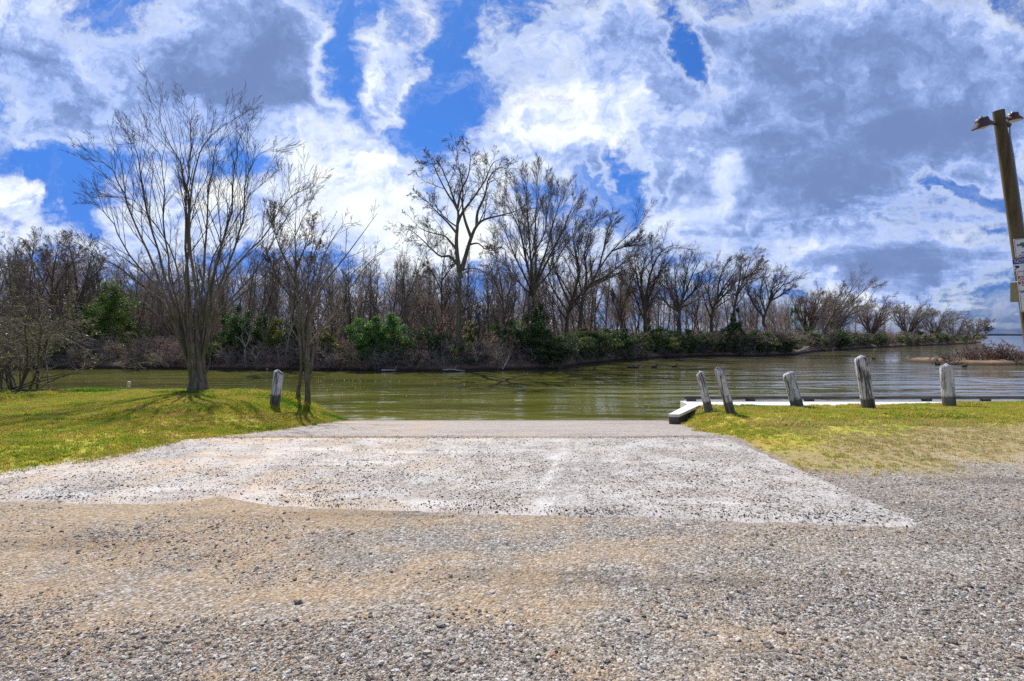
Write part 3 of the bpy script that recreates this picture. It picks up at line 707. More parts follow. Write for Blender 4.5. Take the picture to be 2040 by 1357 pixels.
VASE = dict(n=[13, 8, 7], ang=[(14, 34), (16, 40), (18, 45)], ratio=[.50, .48, .62], rr=[.55, .6, .6], seg=[5, 3, 2], sides=[4, 3, 3], wander=.07, up=.06, rmin=.009)
VASE['from'] = [.22, .2, .15]
WIDE = dict(n=[10, 8, 7], ang=[(28, 62), (28, 62), (30, 65)], ratio=[.48, .46, .48], rr=[.5, .6, .6], seg=[5, 3, 2], sides=[4, 3, 3], wander=.13, up=.035, rmin=.009)
WIDE['from'] = [.25, .2, .15]
def spec_(base, **kw): d = dict(base); d.update(kw); return d
def blobs_mesh(name, centres, size, m, seed=0, per=1, aspect=1.0):
    """small crumpled leaf faces"""
    r = np.random.default_rng(seed); C = np.repeat(np.asarray([tuple(c) for c in centres]), per, 0); n = len(C)
    C = C+r.normal(0, size*0.8, (n, 3))*(per > 1)
    a = r.normal(size=(n, 3)); a /= np.linalg.norm(a, axis=1, keepdims=True); b = np.cross(a, r.normal(size=(n, 3))); b /= np.linalg.norm(b, axis=1, keepdims=True)
    s = size*r.uniform(0.5, 1.3, (n, 1)); w = s*0.5*aspect
    c = np.cross(a, b)*s*0.25
    V = np.stack([C-a*s, C+b*w+c, C+a*s, C-b*w+c], 1).reshape(-1, 3)
    I = np.arange(n)[:, None]*4
    return mesh(name, V, np.concatenate([I+[[0, 1, 2]], I+[[0, 2, 3]]]), m)

def limb_path(px_pts, Y0, spread, rng_=R_):
    """limb through sight lines, drifting in depth as it grows"""
    dy = rng_.uniform(-spread, spread); n = len(px_pts); out = []
    for i, (a, b) in enumerate(px_pts):
        Yv = Y0+dy*(i/(n-1))**1.2; out.append(Vector(PX(a, b, Yv)))
    return out
def resample(pts, n):
    """smooth Catmull-Rom through the given points"""
    P = [np.array(p) for p in pts]; P = [2*P[0]-P[1]]+P+[2*P[-1]-P[-2]]; m = len(P)-3; out = []
    for k in range(n+1):
        u = k/n*m; i = min(int(u), m-1); t = u-i; a, b, c, d = P[i:i+4]
        out.append(Vector(0.5*((2*b)+(c-a)*t+(2*a-5*b+4*c-d)*t*t+(3*b-a-3*c+d)*t**3)))
    return out
def length(p): return sum((p[i+1]-p[i]).length for i in range(len(p)-1))
def local(T, base):
    b = np.array(base)
    T.P = [(p-b, r, k) for p, r, k in T.P]

# ---- the many stemmed tree on the left bank (each stem a limb)
b0 = Vector(PX(395, 783, 14.15)); b0.z = float(H(b0.x, b0.y))
root = empty('bare_tree', b0); tag(root, 'large bare many stemmed tree fanning out on the left grass bank', 'tree')
Y0 = b0.y
T = Tubes()
foot = [(396, 784), (394, 765), (391, 745), (388, 722)]
fp = resample(limb_path(foot, Y0, 0), 8); px2m = Y0/F
T.add(fp, [15*px2m, 13*px2m, 12*px2m, 11.5*px2m, 11*px2m, 10.5*px2m, 10*px2m, 10*px2m, 7*px2m], 14)
for a in range(7):   # root flare and fluted stem bundle
    an = a*6.283/7+.3; q = Vector((math.cos(an), math.sin(an), 0))
    c = [b0+q*0.22+Vector((0, 0, -.10)), b0+q*0.14+Vector((0, 0, .25)), b0+q*0.14+Vector((-0.05, 0, .7)), b0+q*0.13+Vector((-0.07, 0, 1.2)), b0+q*.16+Vector((-0.1, 0, 1.7))]
    T.add(resample(c, 8), [0.10, .095, .09, .088, .085, .08, .075, .06, .04], 8)
local(T, b0); link('trunk', T.mesh('trunk', M_bark_near), root)
limbs = [([(384, 740), (370, 640), (372, 520), (376, 400), (352, 300), (318, 215), (300, 132)], 10),
 ([(388, 740), (392, 620), (380, 480), (382, 370), (390, 280), (418, 215), (480, 170)], 10),
 ([(386, 735), (378, 600), (372, 470), (374, 360), (374, 270), (374, 200), (371, 150)], 9),
 ([(380, 738), (345, 600), (305, 480), (290, 380), (280, 300), (262, 250), (244, 222)], 8),
 ([(378, 738), (330, 590), (280, 480), (250, 390), (225, 330), (200, 290), (165, 262)], 8),
 ([(377, 735), (340, 610), (290, 540), (240, 470), (205, 410), (185, 375), (165, 358)], 7),
 ([(376, 732), (335, 620), (290, 570), (240, 530), (195, 495), (165, 475), (145, 462)], 6),
 ([(395, 740), (410, 620), (435, 500), (462, 400), (470, 310), (480, 240), (498, 185)], 10),
 ([(397, 738), (420, 610), (455, 510), (490, 420), (500, 330), (515, 270), (552, 248)], 9),
 ([(399, 735), (425, 620), (470, 530), (520, 460), (560, 390), (590, 350), (622, 312)], 8),
 ([(400, 733), (430, 630), (480, 560), (530, 500), (570, 420), (585, 360), (560, 290)], 7),
 ([(398, 733), (425, 640), (470, 590), (530, 540), (580, 470), (610, 400), (633, 340)], 6),
 ([(390, 738), (400, 600), (408, 480), (412, 380), (425, 290), (445, 225), (462, 178)], 8),
 ([(382, 738), (355, 610), (330, 490), (325, 390), (310, 300), (285, 240), (250, 225)], 7),
 ([(385, 738), (395, 640), (420, 560), (440, 470), (432, 380), (440, 310), (450, 250)], 7),
 ([(374, 728), (362, 690), (345, 640), (315, 610), (270, 575), (235, 560), (205, 555)], 4),
 ([(405, 760), (412, 740), (418, 715), (416, 680), (420, 640), (440, 590), (480, 540)], 5),
 ([(381, 740), (360, 600), (345, 500), (300, 430), (268, 380), (235, 360), (205, 350)], 6),
 ([(394, 740), (415, 600), (425, 520), (455, 450), (500, 370), (535, 320), (548, 260)], 6)]
LT = spec_(VASE, n=[15, 6, 4], ang=[(12, 28), (14, 30), (14, 32)], ratio=[.29, .50, .55], rmin=.0032, wander=.06, up=.05, buds=[], budp=.5, fall=.7)
LT['from'] = [.30, .15, .2]
tw = Tubes()
for pts, w in limbs:
    pts = [(395+(q[0]-395)*(1-(.10 if q[0] < 395 else .01)*i/6), 783+(q[1]-783)*(1-.10*i/6)) for i, q in enumerate(pts)]; lp = resample(limb_path(pts, Y0, 2.0), 16); L = length(lp); off = Vector((0, 0, 0))
    for q in range(4, 17): off = off*.8+Vector((R_.gauss(0, .035), R_.gauss(0, .04), 0)); lp[q] = lp[q]+off
    rr = [w*px2m*0.40*max(0.04, 1-0.97*(i/16)**0.75) for i in range(17)]
    TL = Tubes(); TL.add(lp, rr, 7); local(TL, b0); link('limb', TL.mesh('limb', M_bark), root)
    sprout(tw, lp, rr, L, 0, LT)
local(tw, b0); link('crown', tw.mesh('crown', M_twig_dark), root)
bd = [b for b in LT['buds'] if b.z > 3.2]
tag(link('seed_pods', blobs_mesh('seed_pods', [b-b0 for b in bd[::3]], .013, M_dead, 3, 2), root), kind='stuff')

def small_tree(name, base_px, paths, wpx, label, sp, bark, twigm, depth=None, spread=.6, sub=None, flare=1.25):
    b = ray(*base_px) if depth is None else Vector(PX(*base_px, depth))
    root = empty(name, b); tag(root, label, 'tree'); k = b.y/F
    T, tw = Tubes(), Tubes()
    for j, pts in enumerate(paths):
        pts = [(q[0], base_px[1]+(q[1]-base_px[1])*.94) for q in pts]; lp = resample(limb_path(pts, b.y, spread), 14); L = length(lp)
        rr = [wpx[j]*k*0.5*max(0.06, 1-0.95*(i/14)**0.8) for i in range(15)]
        if j == 0: rr[0] *= flare; rr[1] *= 1+(flare-1)*.35; lp[0] = lp[0]-Vector((0, 0, .15))
        T.add(lp, rr, 8); sprout(tw, lp, rr, L, 0, sp)
    local(T, b); local(tw, b)
    link('trunk', T.mesh('trunk', bark), root); link('crown', tw.mesh('crown', twigm), root)
    return root, b
ST = spec_(VASE, n=[8, 5, 3], ratio=[.26, .42, .5], rmin=.004, ang=[(18, 42), (20, 45), (20, 45)], wander=.07, fall=.75)
ST['from'] = [.38, .15, .2]
small_tree('bare_tree', (614, 806), [[(613, 812), (613, 760), (612, 700), (618, 640), (640, 560), (690, 490), (752, 400)], [(613, 790), (616, 750), (626, 700), (650, 630), (690, 570), (740, 500), (790, 470)],
   [(612, 780), (608, 720), (604, 640), (612, 560), (622, 500), (640, 450), (662, 415)], [(619, 740), (625, 690), (635, 640), (660, 580), (700, 530), (735, 500), (760, 480)], [(610, 700), (614, 620), (632, 540), (650, 480), (680, 430), (700, 420)], [(607, 690), (598, 610), (590, 540), (588, 480), (600, 430)]],
   [12, 7, 7, 5.5, 5, 5], 'bare slender tree with a forked stem, right of the leaning post on the left bank', ST, M_bark_near, M_twig, spread=1.0)
small_tree('bare_tree', (597, 797), [[(597, 804), (594, 780), (600, 740), (601, 690), (596, 640), (606, 570), (618, 500), (628, 440)], [(600, 720), (596, 660), (580, 600), (572, 540), (566, 490)], [(600, 650), (612, 600), (640, 550), (668, 500)]],
   [10, 5, 5], 'thin single stemmed sapling beside the forked slender tree on the left bank', spec_(ST, n=[9, 5, 3]), M_bark_near, M_twig, spread=.5)

# ---- the twiggy brush at the left edge
b = ray(40, 782); root = empty('brush', b); tag(root, 'tangled bare brush with arching grey twigs at the left water edge', 'bush')
T, tw = Tubes(), Tubes()
BR = spec_(WIDE, n=[9, 6, 4], ratio=[.40, .48, .5], rmin=.0045, wander=.17, up=-.03, ang=[(25, 70), (25, 75), (30, 80)])
for i in range(46):
    st = b+Vector((R_.uniform(-4.4, -.3), R_.uniform(-.2, 1.4), -.25))
    d = Vector((R_.uniform(-.7, .7), R_.uniform(-.4, .5), R_.uniform(.5, 1.3)))
    pp, rr = walk(st, d, R_.uniform(2.2, 4.4), R_.uniform(.018, .04), .007, 10, .12, -.045, (.012, 0, 0)); T.add(pp, rr, 5); sprout(tw, pp, rr, length(pp), 0, BR)
for i in range(7):   # low dark sticks trailing over the water
    st = b+Vector((R_.uniform(-1.2, .2), R_.uniform(-.2, .5), .05)); pp, rr = walk(st, (1, .1, R_.uniform(-.02, .12)), R_.uniform(1.3, 2.4), .022, .007, 8, .10, 0); T.add(pp, rr, 5); sprout(tw, pp, rr, length(pp)*.5, 1, BR)
local(T, b); local(tw, b)
link('stem', T.mesh('stem', M_twig_dark), root); link('twigs', tw.mesh('twigs', M_twig_grey), root)
lv = [R_.choice(tw.P)[0][-1] for _ in range(1600)]
link('leaves', blobs_mesh('leaves', lv, .028, M_olive, 4, 2), root)

# ---- trees of the far bank
def depth_on(px, off):
    """depth of a point standing `off` metres behind the far shoreline on the sight line through px"""
    u = (px-CX)/F; y = np.arange(20, 220, 0.1); k = int(np.argmax(y-shoreY(u*y) > off)); return float(y[k])
def far_tree(name, px, off, paths, w, label, sp, bark=None, twigm=None, spread=2.0, group=None, flare=1.3, sides=7, crownname='crown', litter=None):
    Yb = depth_on(px, off); k = Yb/F; xb = (px-CX)*k; b = Vector((xb, Yb, bankz(xb, Yb)-.1))
    root = empty(name, b); tag(root, label, 'tree', group); T, tw = Tubes(), Tubes()
    sp = dict(sp); sp['buds'] = []
    for j, pts in enumerate(paths):
        lp = limb_path(pts, Yb, spread if j else spread*.25)
        if j == 0: lp = [b]+lp
        lp = resample(lp, 16); L = length(lp)
        rr = [w[j]*k*0.44*max(0.05, 1-0.95*(i/16)**0.8) for i in range(17)]
        if j == 0: rr[0] *= flare; rr[1] *= 1+(flare-1)*.4
        T.add(lp, rr, sides); sprout(tw, lp, rr, L, 0, sp)
    local(T, b); local(tw, b)
    link('trunk', T.mesh('trunk', bark or M_bark_dark), root); link(crownname, tw.mesh(crownname, twigm or M_twig_dark), root)
    if litter: tag(link('withered_leaves', blobs_mesh('withered_leaves', [q-b for q in sp['buds']], litter, M_dead, 6, 2), root), kind='stuff')
    return root
# the tall spreading tree in the middle
PECAN = spec_(WIDE, n=[10, 8, 7], ratio=[.34, .50, .55], rmin=.009, wander=.15, up=.04)
PECAN['from'] = [.38, .2, .1]
z8 = lambda L: [(760+a/2.715, 260+b/2.715) for a, b in L]
far_tree('bare_tree', 913, 1.5, [z8([(417, 1150), (418, 1000), (422, 880), (428, 800), (432, 760)]),
  z8([(428, 800), (412, 700), (405, 600), (412, 500), (412, 430), (350, 330), (300, 230), (255, 120)]),
  z8([(432, 760), (455, 680), (485, 580), (515, 515), (560, 480), (640, 460), (740, 430), (830, 360)]),
  z8([(485, 580), (450, 480), (438, 400), (440, 320), (420, 200), (400, 60)]),
  z8([(412, 500), (440, 440), (500, 360), (560, 270), (600, 180), (650, 150)]),
  z8([(515, 515), (520, 440), (560, 350), (580, 260), (640, 200), (700, 220)]),
  z8([(405, 720), (370, 680), (320, 680), (270, 640), (220, 590), (160, 540), (85, 490)]),
  z8([(405, 640), (370, 600), (340, 570), (260, 550), (200, 520), (120, 430)]),
  z8([(410, 560), (360, 500), (300, 440), (240, 380), (170, 330)]),
  z8([(440, 755), (480, 745), (540, 755), (580, 800), (600, 840)]),
  z8([(412, 430), (380, 340), (350, 260), (300, 180), (190, 210)]),
  z8([(470, 620), (520, 610), (560, 640), (600, 650), (640, 640)]),
  z8([(412, 420), (430, 330), (470, 240), (480, 140), (460, 80)])],
  [19, 13, 12, 8, 8, 8, 7.5, 6.5, 6, 4, 6, 5, 6], 'tallest bare tree on the far bank, spreading dark limbs, in the middle', PECAN, M_bark, spread=2.6, sides=10)
far_tree('bare_tree', 1063, 3, [z8([(820, 1120), (820, 1000), (822, 900), (824, 860)]),
  z8([(822, 900), (800, 780), (770, 640), (740, 520), (690, 420), (655, 370)]), z8([(824, 860), (810, 740), (800, 600), (790, 450), (785, 330), (790, 270)]),
  z8([(824, 860), (835, 740), (830, 600), (835, 450), (850, 340), (860, 265)]), z8([(824, 850), (860, 740), (900, 620), (930, 500), (960, 400), (985, 330)]),
  z8([(826, 850), (880, 740), (940, 620), (990, 520), (1020, 440), (1040, 390)]), z8([(820, 890), (780, 800), (730, 700), (690, 600), (660, 520), (640, 440)]),
  z8([(822, 900), (770, 850), (710, 780), (660, 700), (620, 560)]), z8([(826, 860), (900, 780), (960, 680), (1010, 600), (1060, 540)]), z8([(820, 860), (815, 700), (880, 560), (900, 420), (920, 330)]), z8([(820, 860), (780, 700), (755, 560), (730, 420), (740, 330)])],
  [14, 7, 7, 7, 7, 7, 6, 5, 5, 6, 6], 'vase shaped bare tree rising out of the dark green bush, right of the tallest tree', spec_(VASE, n=[16, 10, 8], ratio=[.36, .48, .62], rmin=.007), M_bark_dark, M_twig, spread=2.2)
z3 = lambda L: [(1000+a/2.914, 400+b/2.914) for a, b in L]
WIND = spec_(VASE, n=[15, 9, 8], ratio=[.42, .50, .65], rmin=.008, wander=.065, up=.04, lean=(.02, 0, .01), ang=[(18, 45), (20, 50), (20, 50)])
fl = [(1127, 3, [z3([(372, 790), (380, 680), (395, 600), (420, 530), (440, 440), (470, 330), (500, 230)]), z3([(395, 600), (340, 480), (310, 400), (290, 300), (300, 220)]), z3([(385, 650), (300, 520), (260, 420), (230, 330)]), z3([(420, 530), (450, 420), (430, 300), (420, 200), (500, 130)])],
       [13, 6, 5, 6], 'bare tree with two upright stems, first right of the dark green bush', M_twig_dark),
      (1154, 4, [z3([(450, 740), (462, 620), (480, 520), (520, 480), (560, 400), (640, 290), (740, 190), (800, 140)]), z3([(480, 520), (490, 420), (480, 300), (510, 180), (540, 60)]), z3([(520, 480), (600, 440), (680, 380), (740, 330), (790, 250)]), z3([(560, 400), (590, 280), (610, 180), (650, 100)]), z3([(640, 290), (700, 270), (750, 250), (800, 200)]), z3([(500, 500), (560, 470), (640, 440), (700, 430)])],
       [12, 7, 7, 5, 5, 4], 'windswept bare tree on a curved trunk whose crown sweeps to the right', M_twig_dark),
      (1284, 3, [z3([(830, 850), (832, 740), (830, 640), (840, 540), (860, 430), (900, 330), (960, 270), (1030, 255)]), z3([(830, 640), (800, 520), (780, 420), (770, 320), (790, 260)]), z3([(835, 600), (880, 500), (930, 400), (950, 300)]), z3([(832, 640), (810, 480), (830, 350), (870, 250)]), z3([(830, 700), (780, 580), (745, 470), (740, 370)])],
       [13, 6, 6, 6, 5], 'upright bare tree with ivy dark trunk, left of a wider round one', M_twig_dark),
      (1353, 4, [z3([(1030, 740), (1028, 680), (1040, 600), (1070, 520), (1110, 420), (1150, 350)]), z3([(1030, 660), (990, 560), (960, 480), (940, 400)]), z3([(1035, 630), (1010, 520), (1010, 420), (1040, 340)]), z3([(1040, 600), (1110, 530), (1160, 460), (1200, 400)]), z3([(1032, 650), (960, 600), (920, 540), (900, 470)]), z3([(1045, 600), (1060, 480), (1080, 380), (1090, 335)]), z3([(1040, 620), (1120, 580), (1180, 530), (1230, 480)])],
       [12, 6, 6, 6, 5, 6, 5], 'wide round crowned bare tree in the middle of the right hand row', M_twig_dark),
      (1420, 4, [z3([(1215, 720), (1222, 640), (1250, 570), (1290, 500), (1340, 430), (1380, 370)]), z3([(1222, 640), (1200, 540), (1210, 440), (1240, 370)]), z3([(1250, 570), (1260, 470), (1290, 390), (1320, 350)]), z3([(1240, 600), (1300, 540), (1370, 490), (1420, 440)])],
       [10, 5, 5, 5], 'bare tree leaning a little right, its crown touching a taller wispy one', M_twig_dark),
      (1462, 3, [z3([(1345, 700), (1350, 620), (1370, 540), (1400, 460), (1430, 380), (1450, 325)]), z3([(1370, 540), (1420, 470), (1470, 400), (1515, 360)]), z3([(1360, 570), (1380, 460), (1390, 380), (1400, 340)]), z3([(1400, 460), (1450, 420), (1490, 380), (1520, 345)])],
       [9, 5, 5, 5], 'tall wispy bare tree with tips bent right over the lower row', M_twig_red),
      (1545, 4, [z3([(1520, 720), (1530, 650), (1560, 580), (1600, 520), (1650, 480), (1700, 490)]), z3([(1530, 650), (1500, 560), (1510, 480), (1540, 420)]), z3([(1550, 600), (1570, 510), (1600, 450), (1620, 420)]), z3([(1560, 580), (1620, 550), (1660, 520), (1690, 500)]), z3([(1525, 680), (1460, 600), (1430, 530), (1420, 490)])],
       [10, 5, 5, 5, 5], 'bare tree with a right bent tip just before the low brown crowns begin', M_twig_dark)]
for px, off, paths, w, lab, tm in fl:
    far_tree('bare_tree', px, off, paths, w, lab, WIND, M_bark_dark, tm, spread=2.4, litter=.03 if tm == M_twig_red else None)
zr = lambda L: [(1340+a/2.914, 400+b/2.914) for a, b in L]
far_tree('leaning_tree', 1640, 1.2, [zr([(872, 830), (880, 790), (890, 730), (930, 660), (990, 590), (1040, 510), (1075, 455)]), zr([(920, 680), (980, 640), (1060, 570), (1110, 520), (1130, 490)]), zr([(900, 710), (980, 690), (1060, 650), (1130, 590), (1180, 505)]), zr([(930, 660), (950, 580), (980, 530), (1000, 500)])],
   [10, 5, 5, 4], 'bare tree leaning far out over the water to the right', WIND, M_bark, M_twig, spread=1.5)
low = [(1610, 6, 1625, 575, 'low brown crowned tree just behind the leaning one', 13), (1665, 7, 1672, 578, 'low round bare tree rising behind the middle of the leaning one', 12), (1735, 4, 1762, 592, 'first of the bare shore trees right of the leaning one, brushed to the right', 11),
       (1808, 4, 1830, 600, 'round topped bare shore tree with a dark short trunk, middle of the distant row', 10), (1862, 4, 1880, 612, 'open crowned bare shore tree right of the round topped one', 8), (1905, 3, 1918, 630, 'small grey bare tree second from the tip of the point', 7)]
for px, off, tx, ty, lab, w in low:
    by = 690; paths = [[(px, by-8), (px+(tx-px)*.3, by-(by-ty)*.3), (px+(tx-px)*.6, by-(by-ty)*.6), (tx+6, ty)]]
    for q in (-34, -22, -12, 12, 24, 36): paths.append([(px+1, by-14-(by-ty)*.08), (px+q*.4, by-(by-ty)*.42), (px+q*.9+4, by-(by-ty)*.68), (px+q*1.1+14, by-(by-ty)*(.94-abs(q)*.006))])
    far_tree('bare_tree', px, off, paths, [w]+[w*.5]*6, lab, spec_(WIND, rmin=.011), M_bark_dark, M_twig_red if px in (1610, 1735) else M_twig, spread=4)
far_tree('leaning_tree', 1932, 1.0, [[(1934, 682), (1942, 668), (1952, 660), (1962, 652), (1975, 644)], [(1944, 667), (1948, 655), (1956, 645), (1962, 640)], [(1936, 678), (1930, 660), (1926, 646)], [(1950, 660), (1962, 658), (1976, 652)]], [6, 3, 3, 3], 'last small bare tree at the tip of the point, reaching right', spec_(WIND, rmin=.03), M_bark_dark, M_twig, spread=2)

# left part of the far bank
WOOD = spec_(VASE, n=[15, 9, 7], ratio=[.34, .48, .62], rmin=.008, wander=.09, up=.04, ang=[(22, 50), (22, 50), (22, 55)])
WOOD['from'] = [.3, .2, .15]
ll = [(578, 3, [[(578, 690), (585, 610), (590, 540), (588, 470), (590, 410)], [(588, 560), (560, 500), (545, 450), (548, 420)], [(588, 540), (612, 480), (622, 430)], [(586, 600), (620, 540), (640, 490)], [(585, 600), (550, 550), (535, 500)]], [10, 5, 5, 4, 4], 'tall bare tree with dark withered leaf scraps in its crown, behind the large fanning tree', M_twig_dark, .045),
      (105, 4, [[(103, 690), (102, 620), (104, 560), (112, 510), (120, 478)], [(103, 600), (80, 550), (60, 510), (45, 490)], [(104, 590), (125, 550), (145, 520), (160, 500)], [(104, 560), (90, 520), (85, 490)], [(103, 620), (65, 580), (40, 560)]], [10, 5, 5, 5, 4], 'bare tree with a straight dark trunk and rusty buds at the left edge', M_twig_red, .035),
      (78, 6, [[(80, 690), (78, 620), (70, 560), (64, 510), (70, 485)], [(78, 600), (95, 550), (98, 510)], [(74, 580), (50, 540), (30, 515)]], [8, 4, 4], 'bare tree with slim trunk just left of the straight dark trunked one', M_twig_red, .035),
      (150, 5, [[(138, 690), (145, 640), (160, 590), (175, 550), (182, 500)], [(155, 600), (150, 550), (140, 500), (135, 478)], [(165, 575), (195, 540), (215, 510)]], [8, 5, 4], 'bare tree whose trunk slants right, between the rusty budded tree and the pine', M_twig, None),
      (28, 5, [[(30, 690), (25, 620), (20, 560), (15, 500)], [(25, 610), (45, 560), (50, 520)], [(22, 580), (5, 540), (-10, 510)]], [8, 5, 4], 'grey bare tree at the very left edge above the brush', M_twig, None),
      (1005, 3, [[(1004, 700), (1003, 640), (1000, 580), (990, 520), (980, 470)], [(1003, 640), (1015, 580), (1022, 540)], [(1001, 600), (985, 560), (970, 530)], [(1003, 660), (1020, 620), (1030, 590)]], [8, 4, 4, 4], 'slim bare tree standing between the tallest tree and the vase shaped one', M_twig, None),
      (880, 5, [[(878, 700), (880, 620), (880, 560), (884, 520), (890, 480)], [(880, 580), (862, 545), (840, 520)], [(880, 560), (900, 530), (905, 500)], [(880, 610), (905, 580), (912, 575)]], [8, 4, 4, 3], 'dark slim tree just left of the trunk of the tallest tree', M_twig_dark, None),
      (800, 6, [[(790, 650), (805, 610), (822, 570), (840, 520), (852, 488)], [(820, 575), (835, 555), (850, 540)]], [6, 3], 'slanting thin tree leaning right towards the crown of the tallest tree', M_twig, None),
      (948, 1.5, [[(949, 705), (951, 680), (956, 655), (965, 635), (978, 620)], [(956, 655), (950, 630), (952, 610)], [(962, 640), (985, 636), (1000, 640)]], [8, 4, 4], 'short crooked dark tree on the bank right of the tallest trunk', M_twig_dark, None),
      (1240, 4, [[(1238, 690), (1238, 640), (1236, 590), (1238, 560)], [(1238, 620), (1250, 590), (1262, 575)], [(1238, 640), (1222, 600), (1216, 580)]], [9, 4, 4], 'dark stubby tree with a dense twig head, among upright trees at the right', M_twig_dark, .035),
      (1190, 5, [[(1185, 680), (1186, 620), (1190, 560), (1200, 520)], [(1187, 620), (1205, 570), (1215, 530)]], [6, 4], 'thin bare pole tree right of the windswept tree', M_twig, None)]
for px, off, paths, w, lab, tm, lit in ll:
    far_tree('bare_tree', px, off, paths, w, lab, WOOD, M_bark_dark, tm, spread=1.8, litter=lit)
PALE = spec_(WOOD, n=[7, 4, 3], rmin=.010); PALE['from'] = [.55, .2, .2]
far_tree('pale_sapling', 490, .2, [[(489, 725), (488, 700), (489, 690), (482, 672), (485, 650)], [(489, 692), (496, 675), (501, 645)], [(488, 690), (480, 678), (473, 672)]], [6, 4, 4], 'pale forked sapling at the water edge of the far bank', PALE, M_bark_pale, M_bark_pale, spread=.4)
far_tree('pale_sapling', 571, .4, [[(571, 728), (571, 700), (576, 670), (581, 645), (579, 620)], [(577, 668), (586, 640), (596, 610)]], [5, 3], 'thin pale sapling at the water edge left of the slender near trees', PALE, M_bark_pale, M_bark_pale, spread=.4)
far_tree('pale_sapling', 536, 1.2, [[(536, 715), (536, 690), (535, 660), (534, 620)], [(536, 660), (545, 620)]], [4, 3], 'thin pale sapling between the forked one and the dark bushes', PALE, M_bark_pale, M_twig, spread=.4)
far_tree('bent_tree', 712, 5, [[(711, 690), (714, 650), (717, 622), (722, 603), (735, 602), (748, 614), (760, 628), (776, 634)], [(776, 634), (790, 634), (800, 622), (812, 605)]], [9, 6], 'dead trunk bent over into an arch above the bright green shrub', spec_(PALE, n=[3, 3, 2]), M_bark_dark, M_twig_dark, spread=.8)

# the rows behind: slender trees nothing tells apart
protos = []
for i in range(6):
    T, tw = Tubes(), Tubes(); h = 11.0
    pts, rr = walk((0, 0, -.2), (R_.uniform(-.12, .12), R_.uniform(-.1, .1), 1), h, .14, .02, 14, .035, .03); T.add(pts, rr, 6)
    sp = spec_(WOOD, n=[18, 7, 6], ratio=[.30, .46, .6], rmin=.009); sp['from'] = [.25, .15, .1]
    if i in (2, 4): 
        p2, r2 = walk(pts[3], (R_.choice((-.5, .5)), .2, 1), h*.72, .09, .02, 12, .05, .03); T.add(p2, r2, 5); sprout(tw, p2, r2, h*.7, 0, sp)
    sprout(tw, pts, rr, h, 0, sp)
    protos.append((T.mesh('trunk', M_bark), tw.mesh('crown', M_twig if i % 3 else M_twig_dark)))
def put_tree(x, y, i, sc, rz, label=None, group=None):
    root = empty('woodland_tree', (x, y, bankz(x, y)), (0, 0, rz)); root.scale = (sc, sc, sc)
    tag(root, label, 'tree', group); link('trunk', protos[i][0], root); link('crown', protos[i][1], root)
def rowtop(px): return np.interp(px, [-200, 0, 150, 260, 420, 520, 700, 850, 1000, 1150, 1300, 1500, 1700, 1900], [505, 495, 495, 515, 495, 485, 505, 515, 515, 505, 525, 560, 605, 640])
places = [(110, 'above the grey brush at the left edge'), (330, 'behind the ragged topped pine'), (470, 'behind the large fanning tree'), (640, 'behind the dark cedars and pale saplings'), (720, 'between the slender near trees and the arching dead trunk'),
          (860, 'behind the bright glossy green shrub'), (985, 'around the tallest bare tree'), (1120, 'behind the vase shaped tree'), (1260, 'behind the windswept tree with the curved trunk'), (1400, 'behind the wide round crowned tree'), (1600, 'behind the wispy tree and the ivy covered stub'), (2100, 'in the low row behind the leaning tree')]
for k in range(150):
    px = -60+k*13.2+R_.uniform(-7, 7)
    if px > 1900: break
    off = R_.uniform(3, 11); Yb = depth_on(px, off); xb = (px-CX)/F*Yb; ty = rowtop(px)+R_.uniform(-22, 45)
    hgt = CAMH+(HY-ty)/F*Yb-bankz(xb, Yb)
    where = [w for lim, w in places if px < lim][0]
    put_tree(xb, Yb, R_.randrange(6), hgt/11.2, R_.uniform(0, 6.28), 'slender bare woodland tree '+where, 'slender bare trees of the far bank woodland')
def scat_trees(name, n, offr, pxr, hfac, protos_m, r):
    P, Rr, Sc = [], [], []
    for _ in range(n):
        px = r.uniform(*pxr); off = r.uniform(*offr); Yb = depth_on(px, off); xb = (px-CX)/F*Yb
        ty = rowtop(px)+r.uniform(0, 60); hgt = (CAMH+(HY-ty)/F*Yb-bankz(xb, Yb))*hfac
        P.append((xb, Yb, bankz(xb, Yb))); Rr.append((0, 0, r.uniform(0, 6.28))); s = max(hgt, 2.5)/11.2; Sc.append((s, s, s))
    return scatter(name, P, Rr, Sc, protos_m, r.integers(0, len(protos_m), n))
def joined(ms, name):
    """one mesh out of several (the source of scattered copies)"""
    bm = bmesh.new()
    for m_ in ms: bm.from_mesh(m_)
    me = bpy.data.meshes.new(name); bm.to_mesh(me); bm.free(); me.materials.append(M_brush); return me
wood_m = [joined(p, 'far_tree') for p in protos]
r = np.random.default_rng(77)
tag(scat_trees('far_woods', 330, (9, 40), (-150, 1945), .95, wood_m, r), kind='stuff')

# ---- evergreens and shrubs
def foliage(name, n, ell, size, m, seed, clumps=26, aspect=.8, droop=0.0, cone=0.0):
    """leaf faces gathered in clumps through the crown, gaps between them"""
    r = np.random.default_rng(seed); cc = r.normal(size=(clumps, 3)); cc /= np.linalg.norm(cc, axis=1, keepdims=True); cc *= r.random((clumps, 1))**.45
    cs = r.uniform(.16, .36, clumps); k = r.integers(0, clumps, n)
    q = r.normal(size=(n, 3)); q /= np.linalg.norm(q, axis=1, keepdims=True); q *= r.random((n, 1))**.5
    C = cc[k]+q*cs[k][:, None]*np.array([1.25, 1.25, .8])
    t = np.clip((C[:, 2]+1)/2, 0, 1.15)
    if cone: C[:, :2] *= (1.15-cone*t)[:, None]
    C = C*np.array(ell)+np.array([0, 0, ell[2]*.98])
    C[:, 2] = np.maximum(C[:, 2], -0.1)
    return blobs_mesh(name, C, size, m, seed+1, 1, aspect)
